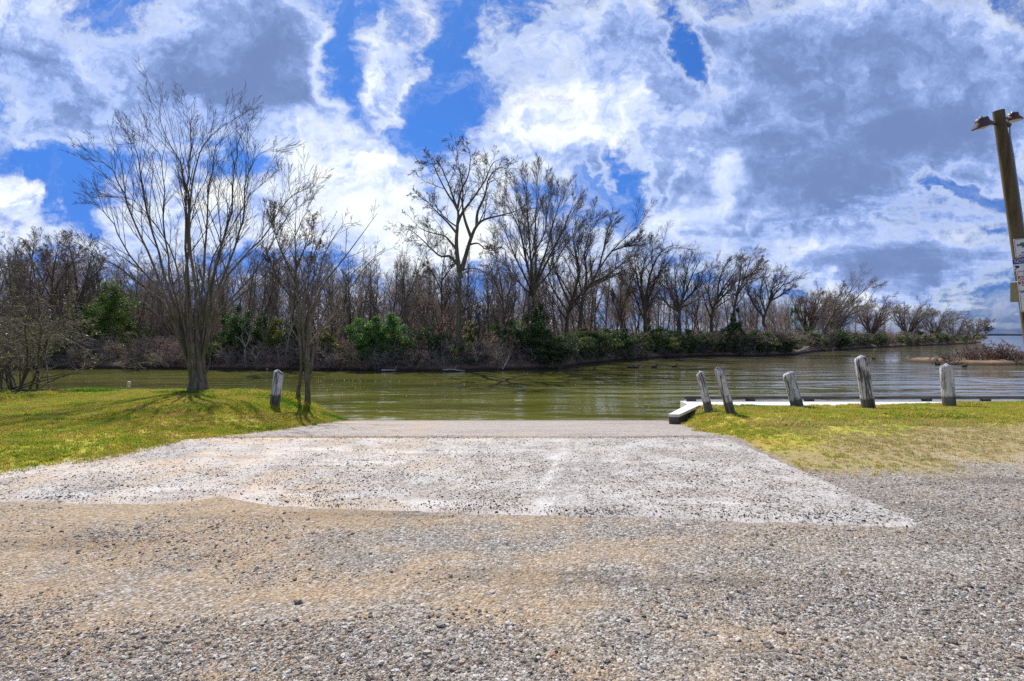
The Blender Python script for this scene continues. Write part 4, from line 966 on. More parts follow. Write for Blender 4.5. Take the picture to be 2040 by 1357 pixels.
def shrub(name, px, off, wpx, toppx, m, label, cat, seed, size=.16, n=3200, cone=0.0, aspect=.8, basepx=None, group=None, clumps=26):
    Yb = depth_on(px, off); k = Yb/F; xb = (px-CX)*k; zb = bankz(xb, Yb); h = CAMH+(HY-toppx)*k-zb; w = wpx*k*.5
    root = empty(name, (xb, Yb, zb)); tag(root, label, cat, group)
    T = Tubes()
    for i in range(4):
        pp, rr = walk((R_.uniform(-.15, .15)*w, R_.uniform(-.1, .1), -.2), (R_.uniform(-.3, .3), R_.uniform(-.2, .2), 1), h*.8, .05, .015, 7, .08, .03); T.add(pp, rr, 5)
    link('stem', T.mesh('stem', M_bark), root)
    link('foliage', foliage('foliage', int(n*3.6), (w, w*.8, h*.52), size*.45, m, seed, clumps, aspect, cone=cone), root)
    return root
shrub('pine_tree', 222, 3.5, 120, 548, M_pine, 'yellow green pine with a ragged top, left of the large fanning tree', 'tree', 1, .19, 4200, .75, .45, clumps=30)
shrub('pine_tree', 185, 5, 80, 590, M_pine, 'lower dark pine left of the ragged topped pine', 'tree', 2, .18, 2200, .5, .45)
shrub('cedar_tree', 482, 1.21, 72, 606, M_cedar, 'dark green cedar behind the pale forked sapling', 'tree', 3, .15, 3400, .55, .4)
shrub('cedar_tree', 450, 2.20, 60, 625, M_cedar, 'dark green cedar left of the pale forked sapling', 'tree', 4, .15, 2000, .4, .4)
shrub('cedar_tree', 527, 2.20, 50, 618, M_cedar, 'narrow dark cedar between the two pale saplings', 'tree', 41, .15, 1800, .5, .4)
shrub('cedar_tree', 556, 1.65, 55, 640, M_olive, 'olive green cedar behind the thin pale sapling', 'tree', 5, .15, 2200, .4, .45)
shrub('shrub', 588, 1.65, 50, 636, M_cedar, 'dark shrub behind the two slender near trees', 'shrub', 6, .14, 1500)
shrub('shrub', 660, 1.43, 60, 645, M_olive, 'yellowish shrub left of the bright green one on the far bank', 'shrub', 7, .14, 1400)
shrub('shrub', 735, 0.77, 80, 630, M_shrub, 'bright glossy green shrub under the arching dead trunk', 'shrub', 8, .15, 3000)
shrub('shrub', 785, 0.99, 75, 628, M_shrub, 'green shrub right of the bright glossy one', 'shrub', 9, .14, 2400, clumps=34)
shrub('shrub', 866, 1.65, 45, 645, M_bushd, 'dull green shrub left of the tallest trunk', 'shrub', 10, .14, 1100)
shrub('shrub', 935, 2.20, 45, 640, M_olive, 'yellow green shrub right of the tallest trunk', 'shrub', 11, .13, 1000)
shrub('cedar_tree', 1068, 0.88, 74, 604, M_cedar, 'dark green bushy cedar at the foot of the vase shaped tree', 'tree', 12, .16, 3800, .6, .5, clumps=34)
shrub('shrub', 1088, 0.44, 110, 668, M_bushd, 'broad dark bush hanging over the water below the cedar', 'shrub', 13, .15, 3000)
shrub('shrub', 1048, 1.38, 60, 640, M_bushd, 'greyish green bush left of the bushy cedar', 'shrub', 14, .14, 1300)
shrub('shrub', 1186, 0.83, 64, 655, M_bushd, 'dark bush between the windswept tree and the thin pole tree', 'shrub', 15, .15, 2000)
shrub('cedar_tree', 1240, 0.66, 42, 658, M_cedar, 'pointed dark cedar at the foot of the stubby tree', 'tree', 16, .15, 1800, .7, .5)
shrub('shrub', 1318, 0.77, 70, 668, M_olive, 'olive bush on the bank left of the wide round crowned tree', 'shrub', 17, .17, 1700)
shrub('cedar_tree', 1464, 1.38, 38, 617, M_cedar, 'dark ivy covered stub standing among the right hand trees', 'tree', 18, .2, 2000, .35, .6)
shrub('shrub', 1583, 4.95, 20, 598, M_cedar, 'small dark ball of evergreen leaves before the low brown crowns', 'shrub', 19, .2, 700)
shrub('shrub', 1405, 0.99, 66, 672, M_bushd, 'dull green bank bush under the wide round crowned tree', 'shrub', 42, .18, 1600)
shrub('shrub', 1665, 0.55, 48, 667, M_bushd, 'green bank bush right of the leaning tree foot', 'shrub', 43, .24, 1300)
shrub('shrub', 1560, 0.83, 90, 668, M_bushd, 'wide dull bank bush just left of the leaning tree', 'shrub', 44, .22, 1700)

# ---- undergrowth: twiggy thicket and litter along the whole bank
tb = []
for i in range(4):
    T = Tubes(); sp = spec_(WIDE, n=[6, 5, 3], ratio=[.5, .5, .5], rmin=.010, wander=.16, up=.02, ang=[(20, 60)]*3)
    for k in range(11):
        pp, rr = walk((R_.uniform(-.6, .6), R_.uniform(-.5, .5), -.1), (R_.uniform(-.6, .6), R_.uniform(-.6, .4), 1), R_.uniform(.8, 2.1), .02, .009, 6, .14, .0); T.add(pp, rr, 3); sprout(T, pp, rr, length(pp), 0, sp)
    tb.append(T.mesh('thicket', (M_brush, M_twig, M_brush_red, M_brush)[i]))
r = np.random.default_rng(21)
P, Rr, Sc = [], [], []
for _ in range(1300):
    px = r.uniform(-120, 1960); off = abs(r.normal(0, 1))*2.6-.05; Yb = depth_on(px, off); xb = (px-CX)/F*Yb
    s = r.uniform(.35, .85)*(1.0 if off > 1.2 else .75)*(1+.6*sm(1200, 1500, px)*(off > 1)); P.append((xb, Yb, bankz(xb, Yb)-.05)); Rr.append((r.uniform(-.15, .25), r.uniform(-.2, .2), r.uniform(0, 6.28))); Sc.append((s*1.15, s*1.15, s))
for _ in range(330):      # taller saplings and brush filling the wood between the trunks
    px = r.choice([r.uniform(-140, 420), r.uniform(-140, 1900)]); off = r.uniform(5, 18); Yb = depth_on(px, off); xb = (px-CX)/F*Yb
    s = r.uniform(1.2, 2.5)*(1-.35*sm(1000, 1300, px)); P.append((xb, Yb, bankz(xb, Yb)-.05)); Rr.append((r.uniform(-.1, .1), r.uniform(-.1, .1), r.uniform(0, 6.28))); Sc.append((s*.8, s*.8, s))
scatter('undergrowth', P, Rr, Sc, tb, r.integers(0, 4, len(P)))
gb = [foliage('leafy_clump', 1500, (.9, .8, .55), .055, m_, 200+i, 12) for i, m_ in enumerate((M_bushd, M_bushd, M_olive, M_cedar))]
P, Rr, Sc = [], [], []
for _ in range(170):
    px = r.choice([r.uniform(-100, 1000), r.uniform(1000, 1960), r.uniform(1150, 1960)]); off = abs(r.normal(0, 1))*2.2+.3; Yb = depth_on(px, off); xb = (px-CX)/F*Yb; s = r.uniform(.6, 1.7)
    P.append((xb, Yb, bankz(xb, Yb)-.1)); Rr.append((0, 0, r.uniform(0, 6.28))); Sc.append((s, s, s*r.uniform(.8, 1.5)))
for _ in range(170):
    px = r.uniform(1060, 1950); off = abs(r.normal(0, 1))*1.3+.1; Yb = depth_on(px, off); xb = (px-CX)/F*Yb; s = r.uniform(.7, 1.7)
    P.append((xb, Yb, bankz(xb, Yb)-.1)); Rr.append((0, 0, r.uniform(0, 6.28))); Sc.append((s, s, s*r.uniform(.8, 1.6)))
scatter('low_greenery', P, Rr, Sc, gb, r.integers(0, 4, len(P)))
n = 9000; px = r.uniform(-150, 1500, n); off = r.uniform(.3, 9, n); Yb = np.array([depth_on(a, .0) for a in np.linspace(-150, 1500, 400)]); Yb = np.interp(px, np.linspace(-150, 1500, 400), Yb)+off
xb = (px-CX)/F*Yb; zb = np.interp(Yb-shoreY(xb), offs, zz_)+.03
tag(link('leaf_litter', blobs_mesh('leaf_litter', np.stack([xb, Yb, zb+r.uniform(0, .18, n)], -1), .07, M_litter, 5)), kind='stuff')
# bleached sticks and logs at the waterline
for (px, Lw, rz, ry, lab) in [(900, 1.4, .05, .05, 'bleached log lying at the water edge below the tallest tree'), (1013, 1.0, -.5, .8, 'pale broken stick slanting into the water right of the tallest tree'), (1075, 1.3, .6, -.7, 'pale stick poking up from the bush over the water'),
                              (1655, 3.2, .1, .02, 'long bleached driftwood log below the leaning tree'), (1595, 1.8, -.3, .6, 'white broken branch slanting down the bank left of the leaning tree'), (780, 1.6, .1, .06, 'grey log half hidden in the thicket under the bright green shrub'), (545, 1.2, .2, -.5, 'pale stick on the bank by the thin pale saplings')]:
    Yb = depth_on(px, -.25); xb = (px-CX)/F*Yb; T = Tubes(); kk = Yb/36
    pp, rr = walk((0, 0, 0), (math.cos(rz)*math.cos(ry), math.sin(rz)*math.cos(ry), math.sin(ry)), Lw, .07*kk, .03*kk, 8, .06, 0); T.add(pp, rr, 6)
    p2, r2 = walk(pp[4], (.5, -.2, .6), Lw*.3, .03*kk, .012*kk, 4, .1, 0); T.add(p2, r2, 5)
    o = link('driftwood', T.mesh('driftwood', M_driftwood), None, (xb-Lw*.4, Yb, WATER+.1)); tag(o, lab, 'driftwood')

# ---- scrub covered spit on the right
Ysp = 39.0; xs0, xs1 = PX(1845, 700, Ysp)[0], 62.0
gx = np.linspace(xs0, xs1, 70); gy = np.linspace(-2.0, 9.0, 18); GX, GY = np.meshgrid(gx, gy)
GZ = -1.0+(.55*sm(0, 5, GX-xs0)+.15*gnoise(GX, GY, 1.3, 91))*sm(-2.0, .2, GY+.8*gnoise(GX, GX*0, 1.7, 92))*(1-sm(5, 9, GY))*1.2
I = np.arange(GX.size).reshape(GX.shape)
tag(link('spit_ground', mesh('spit_ground', np.stack([GX, GY+Ysp+.6, GZ], -1).reshape(-1, 3), np.stack([I[:-1,:-1], I[:-1,1:], I[1:,1:], I[1:,:-1]], -1).reshape(-1, 4), M_bank, True)), kind='structure')
rs = []
for i in range(3):
    T = Tubes(); sp = spec_(WIDE, n=[6, 6, 3], ratio=[.5, .5, .5], rmin=.011, wander=.14, up=.02, ang=[(20, 55)]*3)
    for k in range(12):
        pp, rr = walk((R_.uniform(-.5, .5), R_.uniform(-.4, .4), -.1), (R_.uniform(-.6, .6), R_.uniform(-.4, .4), 1), R_.uniform(.7, 1.5), .018, .009, 5, .12, .0); T.add(pp, rr, 3); sprout(T, pp, rr, length(pp), 0, sp)
    rs.append(T.mesh('scrub', M_twig_red))
hts = [(1900, 700, .8), (1925, 692, .9), (1950, 688, 1.0), (1972, 684, 1.1), (1990, 682, 1.15), (2010, 680, 1.2), (2030, 682, 1.1), (2060, 684, 1.1), (2090, 684, 1.1), (1880, 708, .55), (1862, 716, .4), (1940, 700, .8), (1980, 695, .8), (2020, 695, .8), (2120, 684, 1.2), (2000, 690, 1.0)]
for i, (px, ty, s) in enumerate(hts):
    Yb = Ysp+R_.uniform(.8, 2.8); x = (px-CX)/F*Yb
    o = link('scrub_bush', rs[i % 3], None, (x, Yb, -.62), (0, 0, R_.uniform(0, 6)), (s*1.05, s*1.05, s*1.05))
    tag(o, 'reddish bare scrub bush in the thicket on the low spit at the right', 'bush', 'scrub bushes on the low spit')

# ---- distant shore across the lake
n = 160; x = np.linspace(-3500, 4500, n); top = 9+5*gnoise(x, 0*x, 220, 95)+3*gnoise(x, 0*x, 60, 96)
V = np.concatenate([np.stack([x, 0*x+3300, 0*x-2], -1), np.stack([x, 0*x+3300, top], -1), np.stack([x, 0*x+3420, top], -1)])
a = np.arange(n-1); Q = np.concatenate([np.stack([a, a+1, a+n+1, a+n], -1), np.stack([a+n, a+n+1, a+2*n+1, a+2*n], -1)])
tag(link('distant_shore', mesh('distant_shore', V, Q, mat('distant_wood', m_plain((.03, .05, .06), (.05, .075, .08), .01)))), kind='structure')

# ================================================================== bollard posts
def m_post(g, bs):
    p = g.new('ShaderNodeTexCoord').outputs['Object']; X, Y, Z = g.sep(p); r = rnd(g)
    off = g.comb(g.m('MULTIPLY', r, 37), g.m('MULTIPLY', r, 11), 0); q = g.vm('ADD', p, off)
    gr = g.noise(g.map(q, scale=(1, 1, .12)), 16, 7, .7, .3); fl = g.noise(g.map(q, scale=(1, 1, .35)), 9, 7, .72)
    wood = g.ramp(gr, [(.3, (.10, .085, .075)), (.5, (.235, .215, .20)), (.7, (.36, .34, .33))])
    paint = g.ramp(gr, [(.3, (.44, .425, .44)), (.6, (.72, .70, .715))])
    c = g.mix(g.mr(fl, .49, .60), paint, wood)
    knot = g.mr(g.voro(g.map(q, scale=(1, 1, .4)), 6.5), .10, .06); c = g.mix(g.m('MULTIPLY', knot, .85), c, (.02, .017, .015))
    crack = g.mr(g.m('ABSOLUTE', g.m('SUBTRACT', g.noise(g.map(q, scale=(1, 1, .07)), 5.5, 3, .5), .5)), .02, .004); c = g.mix(g.m('MULTIPLY', crack, .85), c, (.025, .02, .018))
    lich = g.mr(g.noise(q, 5, 5, .65), .56, .66); c = g.mix(g.m('MULTIPLY', lich, .45), c, (.20, .19, .11))
    stain = g.mr(g.m('ADD', Z, g.m('MULTIPLY', g.noise(g.map(q, scale=(1, 1, .3)), 11, 5), .12)), .36, .30); c = g.mix(g.m('MULTIPLY', stain, .86), c, g.ramp(gr, [(.3, (.04, .04, .028)), (.7, (.11, .105, .075))]))
    g.put(bs.inputs['Base Color'], c); spec(bs, .85, .2)
    bump(g, bs, g.m('ADD', gr, g.m('MULTIPLY', crack, -1.2)), .02, .8)
M_post = mat('weathered_white_post', m_post)
def post(px0, py0, px1, py1, w, seed, label, dY=0.0, yfix=None):
    b = ray(px0, py0) if yfix is None else Vector(((px0-CX)/F*yfix, yfix, float(H((px0-CX)/F*yfix, yfix)))); k = b.y/F; top = Vector(PX(px1, py1, b.y+dY)); ax = top-b; L = ax.length
    n, m = 26, 18; R = w*k*.5; V = []
    rr = np.random.default_rng(seed); ph = rr.uniform(0, 6.28, 4)
    for j in range(n+1):
        t = j/n; z = -.3+(L+.3)*t
        rad_ = R*(1.04-.07*t)
        e = (L-z)/(R*.75)
        if e < 1: rad_ *= math.sqrt(max(0, 1-(1-e)**2))*.96+.04*(e > 0)
        for i in range(m):
            a = i*2*math.pi/m; q = 1+.025*math.sin(2*a+ph[0]+z)+.02*math.sin(5*a+ph[1])+.012*math.sin(9*a+ph[2]+3*z)+rr.normal()*.006
            V.append((rad_*q*math.cos(a), rad_*q*math.sin(a), z+(.018*math.sin(a+ph[3]) if t > .9 else 0)))
    Fc = [(j*m+i, j*m+(i+1) % m, (j+1)*m+(i+1) % m, (j+1)*m+i) for j in range(n) for i in range(m)]
    V.append((0, 0, L+.004)); Fc += [(n*m+i, n*m+(i+1) % m, len(V)-1) for i in range(m)]
    o = pyobj('bollard', V, Fc, M_post, None, True); o.location = b
    o.rotation_euler = ax.to_track_quat('Z', 'Y').to_euler()
    tag(o, label, 'bollard', 'weathered white wooden bollards along the shore')
post(547, 808, 556, 737, 18.5, 1, 'white wooden bollard leaning right on the left grass bank beside the slender trees')
post(1413, 823, 1393, 740, 16, 2, 'narrow leaning bollard nearest the corner of the dock, with black rot holes')
post(1456, 824, 1431, 731, 17.5, 3, 'tall leaning bollard second from the dock corner, grey and deeply cracked')
post(1590, 809, 1569, 740, 22, 4, 'stout leaning bollard with a smooth rounded top and dark foot, standing in lush grass', yfix=12.2)
post(1731, 807, 1714, 708, 23, 5, 'tallest bollard, peeling white paint, before the middle of the dock', yfix=12.3)
post(1891, 803, 1885, 725, 22, 6, 'nearly upright bollard with peeling paint, last one towards the lamp pole', yfix=12.4)

# ================================================================== dock
M_deck = mat('sunbleached_dock_concrete', m_plain((.60, .585, .565), (.74, .725, .70), 14, .8, .2, (1, 1, 1), .004))
M_timber = mat('dark_grey_timber', m_plain((.045, .04, .035), (.15, .135, .12), 10, .85, .2, (.15, 1, 1), .006))
M_rail = mat('weathered_rail_timber', m_plain((.12, .105, .09), (.30, .27, .235), 10, .85, .2, (.1, 1, 1), .006))
DZ = -.21; D0, D1 = 13.24, 14.16; DX0 = 4.72
dk = empty('dock', (DX0, D0, DZ)); tag(dk, 'long low white dock with a dark timber edge rail along the water', 'dock')
def part(name, x0, x1, y0, y1, z0, z1, m, b=.006, parent=dk):
    V, Fc = box(x0, x1, y0, y1, z0, z1, b); o = parent.location
    return pyobj(name, [(a-o.x, c-o.y, d-o.z) for a, c, d in V], Fc, m, parent)
x = DX0; i = 0
while x < 24:
    w = 1.22 if i else 1.0
    part('deck_panel', x+.004, x+w-.004, D0, D1, DZ-.07, DZ, M_deck); x += w; i += 1
part('fascia', DX0, 24, D0-.05, D0-.004, DZ-.40, DZ-.012, M_timber)
part('fascia', DX0+.06, 24, D1+.004, D1+.05, DZ-.42, DZ-.03, M_timber)
part('end_beam', DX0-.05, DX0-.004, D0-.02, D1+.05, DZ-.42, DZ-.015, M_deck)
part('edge_rail', DX0+.02, 24, D1-.11, D1+.0, DZ+.062, DZ+.135, M_timber, .01)
for xx in np.arange(DX0+.1, 24, 1.62): part('rail_block', xx, xx+.24, D1-.105, D1-.005, DZ+.002, DZ+.061, M_timber, .004)
for xx in np.arange(DX0+.4, 24, 2.6):
    T = Tubes(); T.add([(xx-DX0, D1-D0-.2, -.075), (xx-DX0, D1-D0-.2, -1.9)], [.10, .10], 10); link('pile', T.mesh('pile', M_timber), dk)
# the bulkhead cap running from the dock corner to the ramp
bk = empty('bulkhead', (3.73, 11.7, DZ)); tag(bk, 'white bulkhead cap with a dark end, running from the dock corner down to the ramp', 'bulkhead')
def prism(poly, z0, z1, name, m, parent):
    n = len(poly); o = parent.location
    V = [(a-o.x, c-o.y, z0-o.z) for a, c in poly]+[(a-o.x, c-o.y, z1-o.z) for a, c in poly]
    return pyobj(name, V, [tuple(range(n-1, -1, -1)), tuple(range(n, 2*n))]+[(i, (i+1) % n, n+(i+1) % n, n+i) for i in range(n)], m, parent)
prism([(3.58, 11.72), (3.82, 11.70), (4.82, 13.20), (4.66, 13.50)], DZ-.06, DZ+.004, 'cap', M_deck, bk)
prism([(3.61, 11.75), (3.78, 11.74), (4.70, 13.16), (4.665, 13.40)], DZ-1.2, DZ-.062, 'sheeting', M_timber, bk)
prism([(3.60, 11.735), (3.80, 11.715), (3.86, 11.82), (3.66, 11.83)], DZ-.50, DZ-.064, 'end_post', M_timber, bk)

# ================================================================== lamp pole and its signs
M_pole = mat('brown_timber_pole', m_plain((.062, .048, .026), (.15, .115, .06), 8, .8, .2, (1, 1, .06), .01))
M_lamp = mat('dark_bronze_lamp_metal', m_plain((.055, .03, .028), (.10, .06, .055), 5, .5, .4))
M_lens = mat('frosted_lamp_lens', m_plain((.42, .35, .33), (.55, .47, .45), 9, .3, .5))
M_white = mat('white_sign_sheet', m_plain((.66, .66, .70), (.75, .75, .79), 5, .4, .4))
M_ink = mat('black_sign_ink', m_plain((.015, .015, .02), (.03, .03, .035)))
M_blue = mat('blue_sign_ink', m_plain((.012, .045, .22), (.018, .06, .28)))
M_red = mat('red_sign_ink', m_plain((.42, .03, .025), (.50, .045, .035)))
M_orange = mat('orange_sign_ink', m_plain((.52, .12, .03), (.60, .15, .04)))
M_fish = mat('green_sign_ink', m_plain((.05, .13, .06), (.12, .20, .09), 30))
M_pipe = mat('grey_conduit', m_plain((.20, .25, .33), (.27, .32, .40), 6, .5, .4))
M_box = mat('brown_sign_back', m_plain((.075, .065, .035), (.12, .105, .06), 6, .6, .3))
PY = 12.0
ptop = Vector(PX(1989, 221, PY)); pm = Vector(PX(2026, 480, PY)); slope = (pm-ptop)/(pm.z-ptop.z)
foot = ptop+slope*(0.0-ptop.z); ax = (ptop-foot).normalized()
pole = empty('lamp_pole', foot); tag(pole, 'leaning brown timber pole with two floodlights on top at the right edge', 'lamp pole')
T = Tubes(); L = (ptop-foot).length
pts = [Vector((0, 0, -.3))]+[ax*(L*t) for t in np.linspace(.04, 1, 12)]; T.add(pts, [.135]+list(np.linspace(.133, .110, 12)), 20)
o = link('shaft', T.mesh('shaft', M_pole), pole)
V = [ax*L+Vector((.110*math.cos(a), .110*math.sin(a), -.110*math.cos(a)*ax.x/ax.z)) for a in np.linspace(0, 6.283, 21)[:-1]]
pyobj('top_cap', V+[ax*(L+.015)], [(i, (i+1) % 20, 20) for i in range(20)], M_pole, pole)
def lamp(base, d, tilt, s, name='floodlight'):
    """dome headed floodlight on a short arm: arm, reflector housing, lens, photocell"""
    d = Vector(d).normalized(); T = Tubes(); e = base+d*.22*s
    T.add([base-d*.1, base+d*.1*s, e], [.035*s, .033*s, .03*s], 10); arm = link('arm', T.mesh('arm', M_lamp), pole)
    up = Vector((0, 0, 1)); side = d.cross(up).normalized(); dn = (-up+d*tilt).normalized(); fw = side.cross(dn).normalized()
    c = e+d*.20*s
    prof = [(.06, -.155), (.115, -.15), (.125, -.09), (.135, -.05), (.20, .035), (.205, .06), (.19, .065)]
    n = 20; V = []
    for (rr_, h) in prof:
        for i in range(n):
            a = i*6.28318/n; V.append(c+fw*(rr_*s*math.cos(a)*1.12)+side*(rr_*s*math.sin(a))+dn*(h*s))
    Fc = [(j*n+i, j*n+(i+1) % n, (j+1)*n+(i+1) % n, (j+1)*n+i) for j in range(len(prof)-1) for i in range(n)]+[tuple(range(n))]
    h = pyobj(name, V, Fc, M_lamp, pole, True)
    V = [c+fw*(.188*s*math.cos(a)*1.12)+side*(.188*s*math.sin(a))+dn*(.058*s) for a in np.linspace(0, 6.283, n+1)[:-1]]+[c+dn*(.105*s)]
    pyobj('lens', V, [(i, (i+1) % n, n) for i in range(n)], M_lens, h, True)
    T = Tubes(); T.add([c-dn*.15*s, c-dn*.19*s, c-dn*.195*s], [.035*s, .033*s, .005], 10); link('photocell', T.mesh('photocell', M_lens), h)
lamp(ax*(L-.30)-Vector((.10, 0, 0)), (-1, -.25, -.16), -.30, 1.0)
lamp(ax*(L-.17)+Vector((.10, 0, 0)), (1, .35, .10), .12, .85)
T = Tubes(); T.add([ax*(L-.33)+Vector((.10, -.03, 0)), ax*(L-.36)+Vector((.19, -.03, 0))], [.05, .045], 10); link('junction_box', T.mesh('junction_box', M_lamp), pole)
T = Tubes(); T.add([ax*(L-.30)+Vector((.17, 0, .12)), ax*(L-.36)+Vector((.19, -.03, -.02)), ax*(L-.6)+Vector((.155, -.02, 0))]+[ax*(L*t)+Vector((.17, -.02, 0)) for t in (.85, .7, .55, .4, .2, .02)], [.012]*2+[.024]*7, 8); link('conduit', T.mesh('conduit', M_pipe), pole)
pyobj('back_plate', *[(lambda V, Fc: ([Vector(v)+ax*((1.6+1.05*PY/12)) - Vector((.185, -.02, 0)) for v in V], Fc))(*box(-.045, .045, -.16, .10, -.24, .24, .02))][0], M_box, pole)

def rrect(w, h, r, n=5):
    P = []
    for cx, cy, a0 in ((w/2-r, h/2-r, 0), (-w/2+r, h/2-r, 90), (-w/2+r, -h/2+r, 180), (w/2-r, -h/2+r, 270)):
        for i in range(n+1): a = rad(a0+90*i/n); P.append((cx+r*math.cos(a), cy+r*math.sin(a)))
    return P
def flat(name, poly, y0, y1, m, parent):
    n = len(poly); V = [(a, y0, c) for a, c in poly]+[(a, y1, c) for a, c in poly]
    return pyobj(name, V, [tuple(range(n)), tuple(range(2*n-1, n-1, -1))]+[(i, n+i, n+(i+1) % n, (i+1) % n) for i in range(n)], m, parent)
def frame_ring(name, po, pi, y, m, parent):
    n = len(po); V = [(a, y, c) for a, c in po]+[(a, y, c) for a, c in pi]
    return pyobj(name, V, [(i, (i+1) % n, n+(i+1) % n, n+i) for i in range(n)], m, parent)
def text(s, x, z, h, m, parent, y=-.009, name='lettering'):
    c = bpy.data.curves.new(name, 'FONT'); c.body = s; c.size = h*1.35; c.align_x = 'CENTER'; c.align_y = 'CENTER'; c.extrude = .001
    c.materials.append(m); o = bpy.data.objects.new(name, c); COL.objects.link(o); o.parent = parent; o.location = (x, y, z); o.rotation_euler = (rad(90), 0, 0); return o
SY = 11.83; sroll = math.atan2(slope.x, 1)
def sign(px_l, py_t, py_b, w, label, name='sign', r=.03, border=True):
    a, b_ = PX(px_l, py_t, SY), PX(px_l, py_b, SY); h = a[2]-b_[2]
    c = ((a+b_)/2); root = empty(name, (c[0]+w/2, SY, c[2]), (0, sroll*.8, 0)); tag(root, label, 'sign')
    flat('panel', rrect(w, h, r), -.003, .003, M_white, root)
    if border: frame_ring('border', rrect(w-.02, h-.02, r*.8), rrect(w-.036, h-.036, r*.6), -.0055, M_ink, root)
    return root, w, h
s, w, h = sign(2021, 475, 512, .40, 'white sign with a green fish, topmost on the lamp pole')
fish = [(-.15, .07), (-.13, .10), (-.09, .085), (-.05, .115), (0, .125), (.06, .10), (.10, .06), (.12, .0), (.13, -.05), (.16, -.08), (.12, -.085), (.085, -.05), (.07, .0), (.04, .04), (0, .05), (-.05, .045), (-.085, .06), (-.12, .045)]
flat('fish', fish, -.0075, -.004, M_fish, s)
flat('fin', [(-.02, .05), (.03, .04), (0, .0), (-.03, .01)], -.007, -.0045, M_fish, s); flat('fin', [(.06, -.01), (.05, -.06), (.02, -.07), (.035, -.03)], -.007, -.0045, M_fish, s)
text('Fishing', 0, -.115, .036, M_ink, s); text('Recommended', 0, -.165, .030, M_ink, s)
s, w, h = sign(2017.5, 515, 539, .46, 'blue and white NOTICE sign, second from the top on the lamp pole', r=.008, border=False)
flat('header', [(-w/2+.006, h/2-.006), (-w/2+.006, h/2-.115), (w/2-.006, h/2-.115), (w/2-.006, h/2-.006)][::-1], -.0065, -.004, M_blue, s)
text('NOTICE', .0, h/2-.06, .078, M_white, s, -.0085)
cam_p = [(-.19, -.01), (-.10, -.015), (-.085, -.05), (-.11, -.075), (-.155, -.06), (-.19, -.035)]; flat('camera_symbol', cam_p, -.0065, -.004, M_ink, s); flat('camera_bracket', [(-.165, -.06), (-.15, -.065), (-.19, -.125), (-.20, -.115)], -.007, -.0045, M_ink, s)
text('VIDEO', .07, -.03, .026, M_ink, s); text('IN USE', .07, -.08, .026, M_ink, s)
s, w, h = sign(2027, 539, 579, .40, 'white warning sign with orange and red bars, third from the top on the lamp pole', r=.02)
n = 24; frame_ring('ring', [(.045*math.cos(i*6.283/n), .17+.045*math.sin(i*6.283/n)) for i in range(n)], [(.035*math.cos(i*6.283/n), .17+.035*math.sin(i*6.283/n)) for i in range(n)], -.0065, M_ink, s)
flat('slash', [(-.032, .198), (-.026, .204), (.032, .142), (.026, .136)], -.0068, -.0045, M_ink, s)
for z, m_, t1, t2 in ((.085, M_orange, 'DANGER', 'NO SWIMMING'), (-.045, M_red, 'PELIGRO', 'NO NADAR')):
    flat('bar', [(-w/2+.024, z+.035), (-w/2+.024, z-.028), (w/2-.024, z-.028), (w/2-.024, z+.035)][::-1], -.0065, -.004, m_, s)
    flat('warning_triangle', [(-.15, z-.018), (-.095, z-.018), (-.1225, z+.027)], -.0085, -.0066, M_white, s); text(t1, .025, z+.002, .042, M_white, s, -.0085); text(t2, 0, z-.06, .032, M_ink, s)
s, w, h = sign(2032, 581, 620, .40, 'white prohibition sign with a red circle, lowest on the lamp pole', r=.03)
frame_ring('ring', [(.06*math.cos(i*6.283/n), .10+.06*math.sin(i*6.283/n)) for i in range(n)], [(.042*math.cos(i*6.283/n), .10+.042*math.sin(i*6.283/n)) for i in range(n)], -.0065, M_red, s)
flat('symbol', [(-.02, .07), (-.02, .125), (.0, .135), (.02, .125), (.02, .07)][::-1], -.006, -.004, M_blue, s)
text('NO TRASH', 0, -.05, .034, M_ink, s); text('IN LAKE', 0, -.11, .034, M_ink, s)

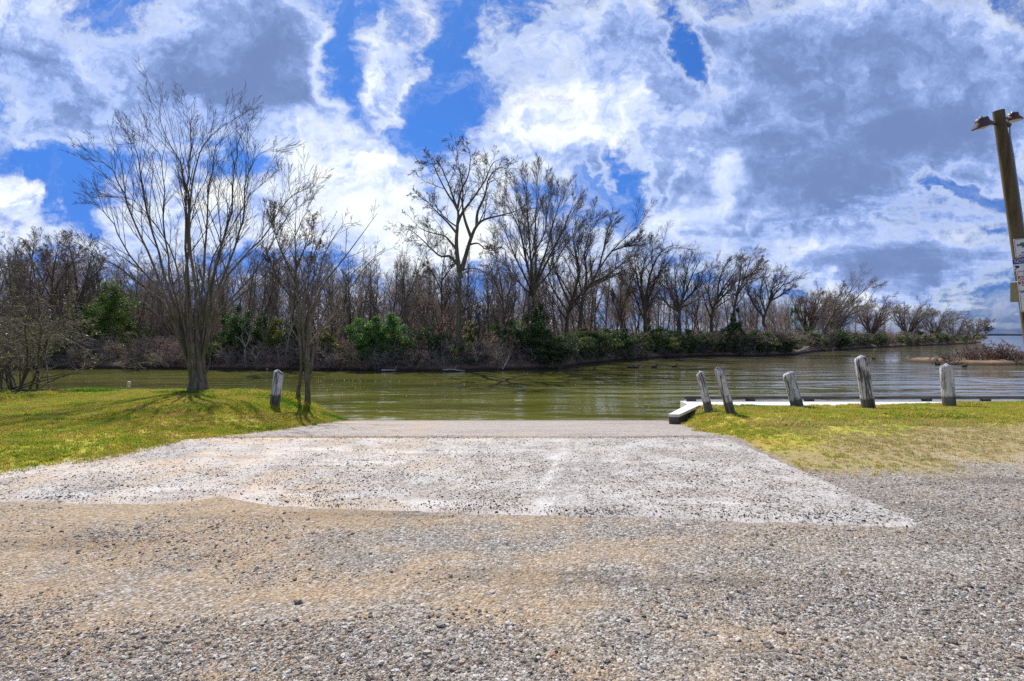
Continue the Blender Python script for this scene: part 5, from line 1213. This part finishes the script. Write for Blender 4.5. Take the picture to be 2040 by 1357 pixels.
# ================================================================== ducks and flotsam
M_duck = mat('dark_duck_feathers', m_plain((.03, .025, .022), (.075, .06, .05), 30))
M_bill = mat('grey_duck_bill', m_plain((.18, .16, .12), (.22, .19, .14)))
def duck(px, py, face, label):
    Yb = 2.3*F/(py-HY); xb = (px-CX)/F*Yb; s = 1.0
    root = empty('duck', (xb, Yb, WATER), (0, 0, face)); tag(root, label, 'duck', 'ducks swimming on the water')
    T = Tubes()
    T.add([(-.26, 0, .10), (-.20, 0, .075), (-.10, 0, .06), (.02, 0, .055), (.12, 0, .06), (.17, 0, .09)], [.012, .05, .095, .105, .075, .03], 12)
    T.add([(.11, 0, .07), (.155, 0, .13), (.17, 0, .185), (.185, 0, .22), (.205, 0, .222), (.235, 0, .215)], [.05, .038, .032, .042, .044, .018], 10)
    link('body', T.mesh('body', M_duck), root)
    T = Tubes(); T.add([(.23, 0, .215), (.265, 0, .205), (.295, 0, .20)], [.018, .017, .008], 8); link('bill', T.mesh('bill', M_bill), root)
for px, py, f, lab in [(1256, 733.5, .1, 'dark duck, hindmost of the line swimming before the far bank'), (1268, 733.5, .1, 'dark duck close ahead of the hindmost one in the line'), (1304, 732.5, .0, 'dark duck in the middle of the line before the far bank'), (1344, 731.5, .0, 'dark duck leading the line towards the tall dock bollards'),
                       (1740, 715.5, 3.3, 'small duck swimming alone beyond the tallest bollard'), (1868, 727.5, 3.1, 'small duck just left of the upright bollard top'), (1922, 731, .1, 'duck swimming near the scrubby spit')]:
    duck(px, py, f, lab)
M_foam = mat('floating_scraps', m_plain((.55, .52, .42), (.75, .72, .62)))
r = np.random.default_rng(3); C = []
for _ in range(300):
    px = r.choice([r.normal(700, 90), r.uniform(130, 1700)]); py = 740+abs(r.normal(0, 24))
    Yb = 2.3*F/(py-HY); 
    if Yb < 34 and Yb > 15.5: C.append(((px-CX)/F*Yb, Yb, WATER+.004))
C = np.array(C); m_ = len(C); s_ = np.clip(np.exp(r.normal(math.log(.011), .45, m_)), .006, .03)[:, None]
k6 = np.array([(math.cos(a), math.sin(a)) for a in np.arange(6)*1.0472]); V = C[:, None]+np.concatenate([k6[None]*s_[:, None]*r.uniform(.6, 1.3, (m_, 6, 1)), np.zeros((m_, 6, 1))], -1)
V = np.concatenate([V, C[:, None]+np.array([0, 0, .003])], 1); I = (np.arange(m_)*7)[:, None, None]; tri = np.array([(i, (i+1) % 6, 6) for i in range(6)])[None]
tag(link('floating_scraps', mesh('floating_scraps', V.reshape(-1, 3), (I+tri).reshape(-1, 3), M_foam)), kind='stuff')
b = pyobj('foam_ball', *[(lambda me: ([tuple(v.co*.085) for v in me.vertices], [tuple(p.vertices) for p in me.polygons]))(stone_mesh(300, 2, M_foam, .08))][0], M_foam, None, True)
Yb = 2.3*F/(762.5-HY); b.location = ((257-CX)/F*Yb, Yb, WATER+.02); tag(b, 'round white float bobbing on the water left of the large fanning tree', 'float')
